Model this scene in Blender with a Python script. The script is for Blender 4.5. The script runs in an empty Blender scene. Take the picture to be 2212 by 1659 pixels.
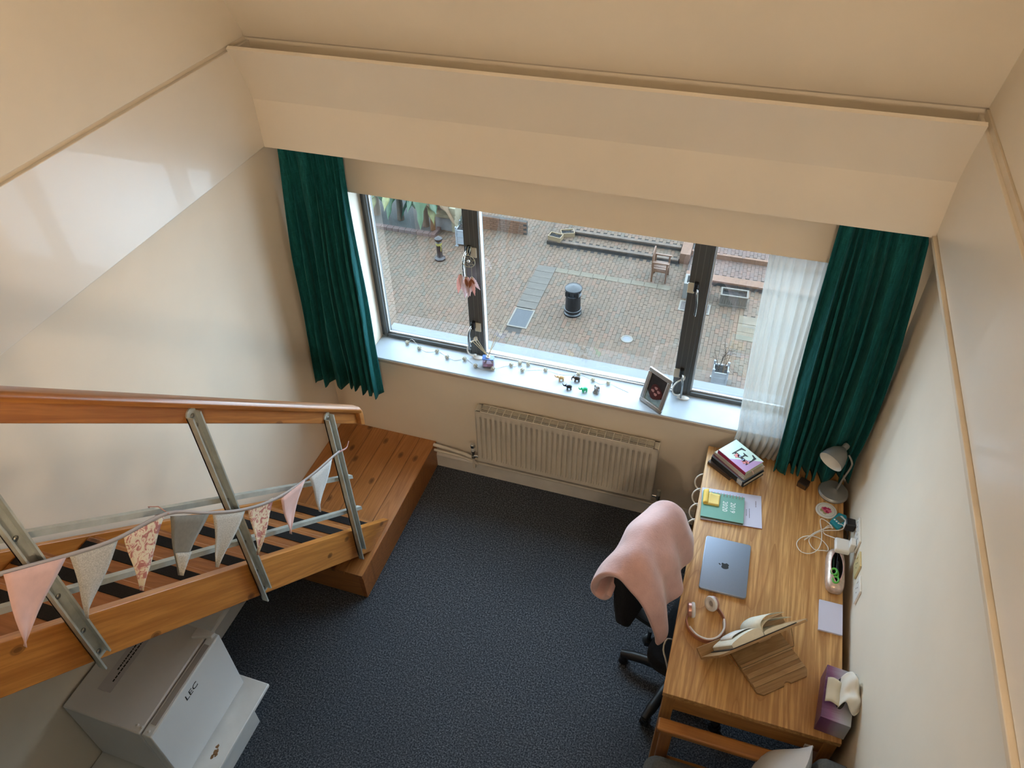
import bpy, bmesh, math, random
from mathutils import Vector, Matrix, noise as mnoise
random.seed(7)
scene = bpy.context.scene
COL = scene.collection

# ------------------------------------------------------------------ camera
cam_d = bpy.data.cameras.new('camera'); cam = bpy.data.objects.new('camera', cam_d); COL.objects.link(cam)
_R = Vector((0.95082566, 0.30914018, -0.01905031)); _U = Vector((-0.19319694, 0.64004431, 0.74365195)); _F = Vector((-0.24208574, 0.7034029, -0.66829549))
cam.matrix_world = Matrix(((_R.x, _U.x, -_F.x, 2.27896512), (_R.y, _U.y, -_F.y, -3.12889671), (_R.z, _U.z, -_F.z, 3.82009361), (0, 0, 0, 1)))
cam_d.sensor_width = 36; cam_d.sensor_fit = 'HORIZONTAL'; cam_d.lens = 1664.7 / 2212 * 36; cam_d.clip_start = .02; cam_d.clip_end = 200
scene.camera = cam

# ------------------------------------------------------------------ sky, lamps, exposure
world = bpy.data.worlds.new('overcast_sky'); scene.world = world; world.use_nodes = True
_bg = world.node_tree.nodes['Background']; _bg.inputs[0].default_value = (.62, .82, 1.0, 1); _bg.inputs[1].default_value = 12.0
def area(name, loc, rot, sx, sy, power, color, portal=False):
    d = bpy.data.lights.new(name, 'AREA'); d.shape = 'RECTANGLE'; d.size = sx; d.size_y = sy; d.energy = power; d.color = color
    d.cycles.is_portal = portal
    o = bpy.data.objects.new(name, d); o.location = loc; o.rotation_euler = rot; COL.objects.link(o); return o
PI = math.pi
area('window_daylight_portal', (1.5, .27, 1.41), (-PI/2, 0, 0), 2.4, 1.1, 1, (1, 1, 1), True)
scene.view_settings.view_transform = 'Standard'; scene.view_settings.look = 'None'
scene.view_settings.exposure = 0.0; scene.view_settings.gamma = 1.0; scene.view_settings.use_curve_mapping = False
scene.cycles.max_bounces = 6; scene.cycles.diffuse_bounces = 4; scene.cycles.glossy_bounces = 3; scene.cycles.transmission_bounces = 4; scene.cycles.transparent_max_bounces = 8
scene.cycles.caustics_reflective = False; scene.cycles.caustics_refractive = False; scene.cycles.use_adaptive_sampling = True; scene.cycles.adaptive_threshold = .2
scene.cycles.sample_clamp_indirect = 10

# ------------------------------------------------------------------ materials
MATS = {}
def nodes_of(name):
    m = bpy.data.materials.new(name); m.use_nodes = True; MATS[name] = m
    nt = m.node_tree; return m, nt, nt.nodes['Principled BSDF']
def c4(c): return (c[0], c[1], c[2], 1)
def coords(nt, scale=(1, 1, 1), rot=None, kind='Object'):
    tc = nt.nodes.new('ShaderNodeTexCoord'); mp = nt.nodes.new('ShaderNodeMapping'); src = tc.outputs[kind]
    if rot:      # turn first, then stretch
        r0 = nt.nodes.new('ShaderNodeMapping'); r0.inputs['Rotation'].default_value = rot; nt.links.new(src, r0.inputs[0]); src = r0.outputs[0]
    mp.inputs['Scale'].default_value = scale
    nt.links.new(src, mp.inputs[0]); return mp.outputs[0]
def tnoise(nt, vec, scale, detail=4, rough=.55, dist=0):
    n = nt.nodes.new('ShaderNodeTexNoise'); n.inputs['Scale'].default_value = scale; n.inputs['Detail'].default_value = detail
    n.inputs['Roughness'].default_value = rough; n.inputs['Distortion'].default_value = dist
    if vec is not None: nt.links.new(vec, n.inputs['Vector'])
    return n.outputs['Fac']
def ramp(nt, fac, stops):
    r = nt.nodes.new('ShaderNodeValToRGB'); el = r.color_ramp.elements
    while len(el) < len(stops): el.new(.5)
    for e, (p, c) in zip(el, stops): e.position = p; e.color = c4(c) if not isinstance(c, (int, float)) else (c, c, c, 1)
    nt.links.new(fac, r.inputs[0]); return r.outputs[0]
def mixc(nt, fac, a, b, mode='MIX'):
    m = nt.nodes.new('ShaderNodeMix'); m.data_type = 'RGBA'; m.blend_type = mode
    for s, v in ((m.inputs[0], fac), (m.inputs[6], a), (m.inputs[7], b)):
        if hasattr(v, 'is_output') or hasattr(v, 'links'): nt.links.new(v, s)
        elif isinstance(v, (int, float)): s.default_value = v
        else: s.default_value = c4(v)
    return m.outputs[2]
def bump(nt, b, h, strength, dist=.01):
    n = nt.nodes.new('ShaderNodeBump'); n.inputs['Strength'].default_value = strength; n.inputs['Distance'].default_value = dist
    nt.links.new(h, n.inputs['Height']); nt.links.new(n.outputs[0], b.inputs['Normal'])
def mat(name, col, rough=.5, metal=0, var=None, bmp=None, coat=0, trans=0, ior=1.45, alpha=1, sheen=0, emit=None, emit_s=0, spec=None):
    """plain procedural material: colour with a soft noise variation (scale, amount) and noise relief (scale, strength)"""
    if name in MATS: return MATS[name]
    m, nt, b = nodes_of(name)
    b.inputs['Base Color'].default_value = c4(col); b.inputs['Roughness'].default_value = rough; b.inputs['Metallic'].default_value = metal
    b.inputs['Coat Weight'].default_value = coat; b.inputs['Transmission Weight'].default_value = trans; b.inputs['IOR'].default_value = ior
    b.inputs['Alpha'].default_value = alpha; b.inputs['Sheen Weight'].default_value = sheen
    if spec is not None: b.inputs['Specular IOR Level'].default_value = spec
    if emit: b.inputs['Emission Color'].default_value = c4(emit); b.inputs['Emission Strength'].default_value = emit_s
    v = var or (6, .08)
    f = tnoise(nt, coords(nt), v[0], 5)
    lo = tuple(max(0, c * (1 - v[1])) for c in col); hi = tuple(min(1, c * (1 + v[1])) for c in col)
    nt.links.new(ramp(nt, f, [(.3, lo), (.7, hi)]), b.inputs['Base Color'])
    if bmp: bump(nt, b, tnoise(nt, coords(nt), bmp[0], 6), bmp[1], .002)
    return m
def wood(name, light, dark, grain='y', scale=9, rough=.42, knots=0, coat=.15, contrast=1.0, fine=1.0, piece=0.0, rot=None, kplane='xy'):
    if name in MATS: return MATS[name]
    m, nt, b = nodes_of(name)
    st = {'x': (.12, 1, 1), 'y': (1, .12, 1), 'z': (1, 1, .12)}[grain]
    tc = coords(nt, st, rot)
    if piece:   # each board its own figure
        oi = nt.nodes.new('ShaderNodeObjectInfo'); ad = nt.nodes.new('ShaderNodeVectorMath'); ad.operation = 'ADD'
        cb = nt.nodes.new('ShaderNodeCombineXYZ'); ml = nt.nodes.new('ShaderNodeMath'); ml.operation = 'MULTIPLY'; ml.inputs[1].default_value = 7.3
        nt.links.new(oi.outputs['Random'], ml.inputs[0])
        for i in range(3): nt.links.new(ml.outputs[0], cb.inputs[i])
        nt.links.new(tc, ad.inputs[0]); nt.links.new(cb.outputs[0], ad.inputs[1]); tc = ad.outputs[0]
    big = tnoise(nt, tc, scale * .35, 2, .5, .6)
    sc = nt.nodes.new('ShaderNodeMath'); sc.operation = 'MULTIPLY'; sc.inputs[1].default_value = 22
    nt.links.new(big, sc.inputs[0])
    fr = nt.nodes.new('ShaderNodeMath'); fr.operation = 'FRACT'; nt.links.new(sc.outputs[0], fr.inputs[0])
    mid = tuple((a + c) / 2 for a, c in zip(light, dark))
    rings = ramp(nt, fr.outputs[0], [(0, mid), (.35, light), (.8, light), (1, tuple(l + (d - l) * .8 * contrast for l, d in zip(light, dark)))])
    streak = tnoise(nt, coords(nt, tuple(s * (.35 if s < 1 else 1) for s in st), rot), scale * 14, 3, .6)
    col = mixc(nt, ramp(nt, streak, [(.42, .55 * fine), (.62, 0.0)]), rings, dark)
    tone = tnoise(nt, tc, scale * .22, 2)
    col = mixc(nt, ramp(nt, tone, [(.35, 0.0), (.75, .35)]), col, mid)
    if knots:
        v = nt.nodes.new('ShaderNodeTexVoronoi'); v.inputs['Scale'].default_value = knots; v.inputs['Randomness'].default_value = 1
        ks = {'x': (.55, 1, 1), 'y': (1, .55, 1), 'z': (1, 1, .55)}[grain]
        v.voronoi_dimensions = '2D'; sp = nt.nodes.new('ShaderNodeSeparateXYZ'); cb2 = nt.nodes.new('ShaderNodeCombineXYZ')
        nt.links.new(coords(nt, ks, rot), sp.inputs[0])
        if piece:
            for i in range(2):
                ad2 = nt.nodes.new('ShaderNodeMath'); ad2.operation = 'ADD'; nt.links.new(sp.outputs['xyz'.index(kplane[i])], ad2.inputs[0]); nt.links.new(ml.outputs[0], ad2.inputs[1]); nt.links.new(ad2.outputs[0], cb2.inputs[i])
        else:
            for i in range(2): nt.links.new(sp.outputs['xyz'.index(kplane[i])], cb2.inputs[i])
        nt.links.new(cb2.outputs[0], v.inputs['Vector'])
        col = mixc(nt, ramp(nt, v.outputs['Distance'], [(.035, .85), (.05, .5), (.065, .65), (.085, 0)]), col, tuple(c * .35 for c in dark))
    nt.links.new(col, b.inputs['Base Color'])
    b.inputs['Roughness'].default_value = rough; b.inputs['Coat Weight'].default_value = coat; b.inputs['Coat Roughness'].default_value = .25
    bump(nt, b, streak, .08, .001)
    return m

# ------------------------------------------------------------------ mesh helpers
WLOC = {}
class MB:
    """collects shapes given in world coordinates; build() links them as ONE mesh object"""
    def __init__(s, M=None): s.v = []; s.f = []; s.mi = []; s.M = M; s.m = 0
    def add(s, vs, fs):
        o = len(s.v)
        for p in vs:
            p = Vector(p); s.v.append(s.M @ p if s.M is not None else p)
        for f in fs: s.f.append(tuple(i + o for i in f)); s.mi.append(s.m)
        return s
    def box(s, x0, x1, y0, y1, z0, z1):
        return s.add([(x0, y0, z0), (x1, y0, z0), (x1, y1, z0), (x0, y1, z0), (x0, y0, z1), (x1, y0, z1), (x1, y1, z1), (x0, y1, z1)],
                     [(0, 3, 2, 1), (4, 5, 6, 7), (0, 1, 5, 4), (1, 2, 6, 5), (2, 3, 7, 6), (3, 0, 4, 7)])
    def prism(s, poly, axis, a, b):
        """poly: 2-D outline in the plane normal to axis (x: (y,z); y: (x,z); z: (x,y))"""
        def P(q, t):
            return {'x': (t, q[0], q[1]), 'y': (q[0], t, q[1]), 'z': (q[0], q[1], t)}[axis]
        n = len(poly)
        return s.add([P(q, a) for q in poly] + [P(q, b) for q in poly],
                     [tuple(range(n - 1, -1, -1)), tuple(range(n, 2 * n))] + [(i, (i + 1) % n, n + (i + 1) % n, n + i) for i in range(n)])
    def tube(s, pts, r, n=8, caps=True, closed=False, flat=None):
        pts = [Vector(p) for p in pts]; N = len(pts); rs = r if isinstance(r, (list, tuple)) else [r] * N
        vs = []; up = None
        for i, p in enumerate(pts):
            if closed: d = pts[(i + 1) % N] - pts[i - 1]
            else: d = pts[min(i + 1, N - 1)] - pts[max(i - 1, 0)]
            if d.length < 1e-9: d = Vector((0, 0, 1))
            d.normalize()
            if up is None: up = Vector((0, 0, 1)) if abs(d.z) < .9 else Vector((1, 0, 0))
            a = up - d * up.dot(d)
            if a.length < 1e-6: a = d.orthogonal()
            a.normalize(); b = d.cross(a); up = a
            ra, rb = (rs[i], rs[i]) if flat is None else (rs[i], rs[i] * flat)
            for k in range(n):
                t = 2 * PI * k / n; vs.append(p + a * (math.cos(t) * ra) + b * (math.sin(t) * rb))
        fs = []
        for i in range(N if closed else N - 1):
            j = (i + 1) % N
            for k in range(n): fs.append((i * n + k, i * n + (k + 1) % n, j * n + (k + 1) % n, j * n + k))
        if caps and not closed: fs.append(tuple(range(n - 1, -1, -1))); fs.append(tuple((N - 1) * n + k for k in range(n)))
        return s.add(vs, fs)
    def lathe(s, prof, c=(0, 0, 0), n=20, M=None, sx=1, sy=1, cap=True):
        """prof: [(r,z)] turned about the z axis through c (optionally rotated by M first)"""
        c = Vector(c); vs = []
        for r, z in prof:
            for k in range(n):
                t = 2 * PI * k / n; p = Vector((r * math.cos(t) * sx, r * math.sin(t) * sy, z)); vs.append((M @ p if M is not None else p) + c)
        N = len(prof); fs = []
        for i in range(N - 1):
            for k in range(n): fs.append((i * n + k, i * n + (k + 1) % n, (i + 1) * n + (k + 1) % n, (i + 1) * n + k))
        if cap: fs.append(tuple(range(n - 1, -1, -1))); fs.append(tuple((N - 1) * n + k for k in range(n)))
        return s.add(vs, fs)
    def ball(s, c, r, n=10, sx=1, sy=1, sz=1):
        prof = [(r * math.sin(PI * i / n) + 1e-4, -r * math.cos(PI * i / n) * sz) for i in range(n + 1)]
        return s.lathe(prof, c, n + 4, None, sx, sy)
    def grid(s, fn, nu, nv, thick=0, closed_u=False):
        vs = [fn(i / (nu - 1), j / (nv - 1)) for j in range(nv) for i in range(nu)]
        fs = [(j * nu + i, j * nu + i + 1, (j + 1) * nu + i + 1, (j + 1) * nu + i) for j in range(nv - 1) for i in range(nu - 1)]
        return s.add(vs, fs)
    def rbox(s, x0, x1, y0, y1, z0, z1, r, n=4):
        """box with rounded vertical corners"""
        pts = []
        for cx, cy, a in ((x1 - r, y1 - r, 0), (x0 + r, y1 - r, 90), (x0 + r, y0 + r, 180), (x1 - r, y0 + r, 270)):
            for k in range(n + 1):
                t = math.radians(a + 90 * k / n); pts.append((cx + r * math.cos(t), cy + r * math.sin(t)))
        return s.prism(pts, 'z', z0, z1)
    def build(s, name, m, parent=None, bevel=0, smooth=True, angle=38, solid=0, sub=0):
        me = bpy.data.meshes.new(name)
        xs = [p.x for p in s.v]; ys = [p.y for p in s.v]; zs = [p.z for p in s.v]
        c = Vector(((min(xs) + max(xs)) / 2, (min(ys) + max(ys)) / 2, min(zs)))
        me.from_pydata([p - c for p in s.v], [], s.f)
        ms = m if isinstance(m, (list, tuple)) else [m]
        for q in ms: me.materials.append(q)
        if len(ms) > 1: me.polygons.foreach_set('material_index', s.mi)
        bm = bmesh.new(); bm.from_mesh(me); bmesh.ops.recalc_face_normals(bm, faces=bm.faces); bm.to_mesh(me); bm.free()
        if smooth:
            me.polygons.foreach_set('use_smooth', [True] * len(me.polygons)); me.set_sharp_from_angle(angle=math.radians(angle))
        me.update()
        o = bpy.data.objects.new(name, me); COL.objects.link(o)
        if parent is not None: o.parent = parent; o.location = c - WLOC[parent]
        else: o.location = c
        WLOC[o] = c
        if solid:
            q = o.modifiers.new('thickness', 'SOLIDIFY'); q.thickness = solid; q.offset = 0
        if sub:
            q = o.modifiers.new('smooth', 'SUBSURF'); q.levels = sub; q.render_levels = sub
        if bevel:
            q = o.modifiers.new('edge', 'BEVEL'); q.width = bevel; q.segments = 2; q.limit_method = 'ANGLE'; q.angle_limit = math.radians(40)
        return o
def thing(name, loc, label=None, cat=None, group=None, kind=None):
    o = bpy.data.objects.new(name, None); o.location = loc; o.empty_display_size = .05; COL.objects.link(o); WLOC[o] = Vector(loc)
    return tag(o, label, cat, group, kind)
def tag(o, label=None, cat=None, group=None, kind=None):
    if label: o['label'] = label
    if cat: o['category'] = cat
    if group: o['group'] = group
    if kind: o['kind'] = kind
    return o
def struct(name, mb, m, label=None, **k):
    o = mb.build(name, m, **k); o['kind'] = 'structure'
    if label: o['label'] = label
    return o
def clone(o, delta, parent=None):
    c = o.copy(); COL.objects.link(c)
    if parent is not None: c.parent = parent
    WLOC[c] = WLOC[o] + Vector(delta)
    c.location = WLOC[c] - (WLOC[parent] if parent is not None else Vector((0, 0, 0)))
    return c
def text(name, body, size, M, m, parent, depth=.0008, align='CENTER', xs=1.0):
    """flat lettering as a mesh part; M places its local x (reading direction), y (up), z (out of the surface)"""
    cu = bpy.data.curves.new(name, 'FONT'); cu.body = body; cu.size = size; cu.extrude = depth; cu.align_x = align; cu.align_y = 'CENTER'
    cu.resolution_u = 3
    tmp = bpy.data.objects.new(name + '_tmp', cu); COL.objects.link(tmp)
    dg = bpy.context.evaluated_depsgraph_get(); me = bpy.data.meshes.new_from_object(tmp.evaluated_get(dg)); me.name = name
    bpy.data.objects.remove(tmp)
    mb = MB(); S = Matrix.Diagonal((xs, 1, 1, 1))
    mb.add([M @ (S @ v.co) for v in me.vertices], [tuple(p.vertices) for p in me.polygons]); bpy.data.meshes.remove(me)
    return mb.build(name, m, parent, smooth=False)
def frame(o, x, y):
    """matrix with origin o, local x and y axes (orthonormalised) and z = x cross y"""
    x = Vector(x).normalized(); y = Vector(y); y = (y - x * x.dot(y)).normalized(); z = x.cross(y); o = Vector(o)
    return Matrix(((x.x, y.x, z.x, o.x), (x.y, y.y, z.y, o.y), (x.z, y.z, z.z, o.z), (0, 0, 0, 1)))
def spline(pts, n=6, closed=False):
    """Catmull-Rom through pts"""
    P = [Vector(p) for p in pts]; out = []; N = len(P)
    rng = range(N) if closed else range(N - 1)
    for i in rng:
        g = (lambda k: P[k % N]) if closed else (lambda k: P[min(max(k, 0), N - 1)])
        a, b, c, d = g(i - 1), g(i), g(i + 1), g(i + 2)
        for k in range(n):
            t = k / n; out.append(.5 * ((2 * b) + (c - a) * t + (2 * a - 5 * b + 4 * c - d) * t * t + (3 * b - a - 3 * c + d) * t ** 3))
    if not closed: out.append(P[-1])
    return out

# ================================================================== THE ROOM
W_LO, W_BAND, W_UP = 3.08, 3.01, 3.03
wallpaint = mat('warm_white_wall_paint', (.82, .735, .61), .75, var=(2.2, .035), bmp=(60, .03))
gloss = mat('cream_satin_board_paint', (.80, .74, .65), .32, var=(1.5, .03), bmp=(3, .02), coat=.15)
ceilpaint = mat('cream_ceiling_paint', (.80, .73, .62), .8, var=(2, .03))
trimpaint = mat('tan_edge_trim', (.70, .61, .48), .5)
skirt = mat('white_skirting_paint', (.78, .74, .68), .4)
sillmat = mat('toned_down_white_sill', (.38, .43, .48), .35)  # white sill, its colour darkened and blued to hold back window glare

# carpet
m, nt, b = nodes_of('charcoal_carpet')
f1 = tnoise(nt, coords(nt), 130, 3, .75); f2 = tnoise(nt, coords(nt), 2.0, 3)
cc_ = ramp(nt, f1, [(.36, (.016, .020, .026)), (.5, (.062, .071, .086)), (.68, (.22, .24, .275))])
cc_ = mixc(nt, ramp(nt, f2, [(.4, 0.0), (.7, .25)]), cc_, (.04, .047, .057))
nt.links.new(cc_, b.inputs['Base Color']); b.inputs['Roughness'].default_value = .95; b.inputs['Specular IOR Level'].default_value = .1
bump(nt, b, f1, .5, .006)
struct('floor', MB().box(-.2, 3.3, -6.4, .2, -.1, 0), MATS['charcoal_carpet'], 'dark charcoal carpet', smooth=False)

OX0, OX1, OZ0, OZ1 = .30, 2.72, .84, 1.94
w = MB().box(-.2, OX0, 0, .30, 0, 3.0).box(OX1, 3.3, 0, .30, 0, 3.0).box(OX0, OX1, 0, .30, 0, OZ0).box(OX0, OX1, 0, .30, OZ1, 3.0)
struct('wall_window', w, wallpaint, smooth=False)
# left: matte wall, satin board band between pelmet levels, upper wall
struct('wall_left', MB().box(-.2, 0, -6.4, .0, 0, 5.2), wallpaint, smooth=False)
struct('trim_1', MB().box(0, .02, -6.2, -.0, 2.207, 2.682), gloss, 'cream satin board band along the stair wall', bevel=.003)
struct('trim_2', MB().box(0, .014, -6.2, -.1, 2.702, 5.0), ceilpaint, 'upper cream board above the shadow gap', bevel=.002)
# right
struct('wall_right', MB().box(W_LO, 3.3, -6.4, .0, 0, 5.2), wallpaint, smooth=False)
struct('trim_3', MB().box(W_BAND, W_LO, -6.2, 0, 2.222, 2.672), gloss, 'cream satin board band along the desk wall', bevel=.003)
struct('trim_4', MB().box(2.996, W_LO, -6.2, -.15, 2.196, 2.218), trimpaint, 'tan timber edge strip', bevel=.003)
struct('trim_5', MB().box(W_UP, W_LO, -6.2, -.05, 2.70, 5.0), ceilpaint, 'upper cream board above the shadow gap by the desk', bevel=.002)
struct('trim_6', MB().box(3.022, W_LO, -6.2, -.1, 2.672, 2.70), trimpaint, 'tan recessed strip in the shadow gap')
# pelmet: vertical board with two leaning boards over it, shadow gap above
pv = [(-.147, 2.207), (-.147, 2.442), (-.184, 2.57), (-.245, 2.697), (-.228, 2.705), (-.168, 2.578), (-.131, 2.445), (-.129, 2.207)]
struct('trim_7', MB().prism(pv, 'x', .02, W_BAND), gloss, 'cream pelmet board over the curtains', angle=12)
cs = [(-.085, 2.70), (-1.245, 5.0), (-1.245, 5.2), (.2, 5.2), (.2, 2.45), (-.072, 2.45), (-.072, 2.69)]
struct('ceiling_slope', MB().prism(cs, 'x', -.2, 3.3), ceilpaint, angle=20)
struct('ceiling', MB().box(-.2, 3.3, -6.4, -1.24, 5.0, 5.2), ceilpaint, smooth=False)
# back of the room: mezzanine deck behind the camera and the rear wall
wb = MB().box(-.2, 3.3, -6.4, -6.2, 0, 5.2)
struct('wall_back', wb, wallpaint, smooth=False)
struct('floor_mezzanine', MB().box(.70, W_LO, -6.2, -2.95, 2.16, 2.38).box(0, .70, -6.2, -3.02, 2.16, 2.38), wallpaint, smooth=False)

struct('baseboard_window', MB().prism([(0, 0), (-.018, 0), (-.018, .10), (-.008, .115), (0, .115)], 'x', .672, W_LO), skirt, angle=20)
struct('baseboard_left', MB().prism([(0, 0), (.018, 0), (.018, .10), (.008, .115), (0, .115)], 'y', -6.2, -1.08), skirt, angle=20)
struct('baseboard_right', MB().prism([(W_LO, 0), (W_LO - .018, 0), (W_LO - .018, .10), (W_LO - .008, .115), (W_LO, .115)], 'y', -6.2, -.02), skirt, angle=20)

# ------------------------------------------------------------------ window
alu = mat('dark_grey_window_frame', (.085, .09, .092), .4, .1)
alu_in = mat('pale_grey_glazing_bead', (.55, .58, .6), .35, .2)
m, nt, b = nodes_of('window_glass')
gl = nt.nodes.new('ShaderNodeBsdfGlossy'); gl.inputs['Roughness'].default_value = .0; gl.inputs[0].default_value = (1, 1, 1, 1)
tr = nt.nodes.new('ShaderNodeBsdfTransparent'); tr.inputs[0].default_value = (.96, .975, .97, 1)
df = nt.nodes.new('ShaderNodeBsdfTranslucent'); df.inputs[0].default_value = (.9, .92, .95, 1)
fz = nt.nodes.new('ShaderNodeFresnel'); fz.inputs[0].default_value = 1.52
ms = nt.nodes.new('ShaderNodeMixShader'); ms2 = nt.nodes.new('ShaderNodeMixShader')
sm = ramp(nt, tnoise(nt, coords(nt, (9, 1, 1.1)), 2.2, 4, .6, 1.2), [(.52, 0.0), (.8, .009)])
nt.links.new(sm, ms2.inputs[0]); nt.links.new(tr.outputs[0], ms2.inputs[1]); nt.links.new(df.outputs[0], ms2.inputs[2])
fm = nt.nodes.new('ShaderNodeMath'); fm.operation = 'MULTIPLY'; fm.inputs[1].default_value = 2.0
nt.links.new(fz.outputs[0], fm.inputs[0]); nt.links.new(fm.outputs[0], ms.inputs[0]); nt.links.new(ms2.outputs[0], ms.inputs[1]); nt.links.new(gl.outputs[0], ms.inputs[2])
nt.links.new(ms.outputs[0], nt.nodes['Material Output'].inputs[0])
glass = MATS['window_glass']

WY = .183
win = thing('window_1', (1.5, WY, .868), 'three-light dark grey window over the sill', kind='structure')
SZ = .868
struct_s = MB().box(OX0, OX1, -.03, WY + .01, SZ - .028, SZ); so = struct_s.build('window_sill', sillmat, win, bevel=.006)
MB().box(OX0, OX1, -.0325, -.029, SZ - .027, SZ - .006).build('sill_edge', mat('tan_sill_edging', (.50, .40, .31), .6), win)
def bar(x0, x1, z0, z1, y0=WY, y1=WY + .06, name='frame_bar', m=alu): return MB().box(x0, x1, y0, y1, z0, z1).build(name, m, win, bevel=.003)
# outer frame, casement frames (left, right), fixed centre light
bar(OX0, OX0 + .022, SZ, OZ1); bar(OX1 - .022, OX1, SZ, OZ1); bar(OX0, OX1, OZ1 - .03, OZ1)
for x0, x1 in ((OX0 + .022, .894), (2.171, OX1 - .022)):      # casement sashes, a little proud
    for q in ((x0, x0 + .020, SZ, OZ1 - .03), (x1 - .004, x1, SZ, OZ1 - .03)): bar(*q, WY - .012, WY + .05, 'sash_bar')
    bar(x0 + .02, x1 - .004, SZ, SZ + .024, WY - .012, WY + .05, 'sash_bar'); bar(x0 + .02, x1 - .004, OZ1 - .06, OZ1 - .03, WY - .012, WY + .05, 'sash_bar')
    MB().box(x0 + .02, x1 - .004, WY + .006, WY + .016, SZ + .024, SZ + .034).build('glazing_bead', alu_in, win)
    MB().box(x0 + .02, x0 + .028, WY + .006, WY + .016, SZ + .034, OZ1 - .06).build('glazing_bead', alu_in, win)
bar(.894, .978, SZ, OZ1, WY - .012, WY + .06, 'mullion'); bar(2.089, 2.171, SZ, OZ1, WY - .012, WY + .06, 'mullion')
for x in (.925, .95, 2.115, 2.145): MB().box(x, x + .0025, WY - .0132, WY - .011, SZ, OZ1).build('mullion_line', mat('grey_seam', (.16, .165, .17), .4), win)
MB().box(.978, .984, WY + .0, WY + .03, SZ + .018, OZ1 - .03).build('glazing_bead', mat('white_glazing_bead', (.85, .87, .88), .4), win)
bar(.978, 2.089, SZ, SZ + .006, WY + .012, WY + .05); MB().box(.978, 2.089, WY + .004, WY + .03, SZ + .006, SZ + .018).build('glazing_bead', MATS['white_glazing_bead'], win)
for x0, x1, y in ((OX0 + .042, .89, WY + .012), (.984, 2.089, WY + .02), (2.19, OX1 - .042, WY + .012)):
    MB().add([(x0, y, SZ + .02), (x1, y, SZ + .02), (x1, y, OZ1 - .03), (x0, y, OZ1 - .03)], [(0, 1, 2, 3)]).build('glass_pane', glass, win, smooth=False)
# outside ledge and reveal
MB().box(OX0, OX1, .243, .34, SZ - .027, SZ - .022).build('outer_ledge', alu, win)
chrome = mat('polished_chrome', (.75, .75, .76), .15, 1)
black = mat('black_plastic', (.012, .012, .013), .4)
cream = mat('cream_plastic', (.60, .58, .49), .4)
white_pl = mat('white_plastic', (.82, .81, .78), .35)
def window_handle(x, z, side):
    """cream wedge block, black rosette and a chrome lever hanging down"""
    y = WY - .012
    h = MB().box(x - .018, x + .018, y - .008, y, z - .03, z + .03).build('handle_plate', cream, win, bevel=.002)
    h2 = MB().rbox(x - side * .024 - .011, x - side * .024 + .011, y - .03, y, z - .005, z + .04, .006).build('handle', black, win, bevel=.002)
    xs = x - side * .03
    MB().tube(spline([(xs, y - .02, z + .012), (xs - side * .006, y - .048, z - .004), (xs - side * .012, y - .055, z - .06), (xs - side * .012, y - .05, z - .13)]), [.010] * 12 + [.009] * 7, 8, flat=.6).build('handle_lever', mat('dark_chrome', (.32, .31, .30), .2, 1), h2)
window_handle(.945, 1.585, 1); window_handle(.945, 1.08, 1); window_handle(2.105, 1.585, -1); window_handle(2.105, 1.02, -1)
for x, sx in ((.915, -1), (2.13, -1)):     # cable restrictor: socket on the sill, white cable, socket on the mullion
    rr = MB().lathe([(.001, 0), (.034, 0), (.034, .008), (.02, .013), (.001, .013)], (x + .03, .14, SZ), 16, sx=1, sy=.5).ball((x + .012, .14, SZ + .018), .009).build('restrictor_base', white_pl, win)
    MB().tube(spline([(x + .012, .14, SZ + .018), (x - .02, .135, SZ + .02), (x - .035, .138, SZ + .055), (x - .02, .15, SZ + .095), (x + .008, WY - .018, SZ + .115)], 8), .0045, 8).build('restrictor_cable', white_pl, rr)
    MB().lathe([(.001, 0), (.011, 0), (.011, .012), (.001, .014)], (x + .012, WY - .012, SZ + .125), 12, M=Matrix.Rotation(PI/2, 4, 'X'), sy=1.5).build('restrictor_socket', white_pl, rr)
# unseen warm fill globe, added behind the camera to brighten the room
LPX, LPY, LPZ = 2.62, -4.15, 3.42
t = thing('added_fill_globe', (LPX, LPY, 2.38), 'warm fill globe added out of view behind the camera', 'lamp')
MB().lathe([(.001, 0), (.15, 0), (.15, .015), (.03, .03), (.001, .03)], (LPX, LPY, 2.38), 24).build('fill_base', black, t)
MB().tube([(LPX, LPY, 2.405), (LPX, LPY, LPZ - .12)], .011, 10).build('fill_pole', black, t)
MB().lathe([(.011, 0), (.05, .01), (.055, .035), (.03, .04)], (LPX, LPY, LPZ - .165), 20).build('fill_collar', black, t)
MB().ball((LPX, LPY, LPZ), .14, 8).build('fill_globe', mat('fill_globe_glow', (.9, .85, .75), .4, emit=(1, .81, .61), emit_s=138), t)

# ================================================================== STAIRS
SR = (math.radians(43.4), 0, 0)
pine_r = wood('orange_pine_rail', (.44, .175, .040), (.26, .085, .016), 'y', 7, .36, knots=4.5, coat=.25, rot=SR, kplane='yz')
pine = wood('orange_pine', (.62, .258, .054), (.39, .132, .022), 'y', 7, .38, knots=5.5, coat=.2, rot=SR, kplane='yz')
pine_pl = wood('orange_pine_boards', (.46, .20, .06), (.29, .105, .026), 'y', 7, .4, knots=5.0, coat=.15, piece=1)
pine_x = wood('orange_pine_tread', (.46, .195, .055), (.29, .105, .026), 'x', 7, .4, knots=5, coat=.15, piece=1)
pine_z = wood('orange_pine_end', (.44, .165, .042), (.25, .08, .018), 'x', 7, .4, knots=3, coat=.2)
steel = mat('galvanised_steel', (.46, .48, .44), .45, .3, var=(20, .12))
grit = mat('black_grit_strip', (.008, .008, .009), .85, var=(300, .7), bmp=(500, .3))
boltm = mat('dull_bolt_steel', (.30, .30, .28), .3, .9)

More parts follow.
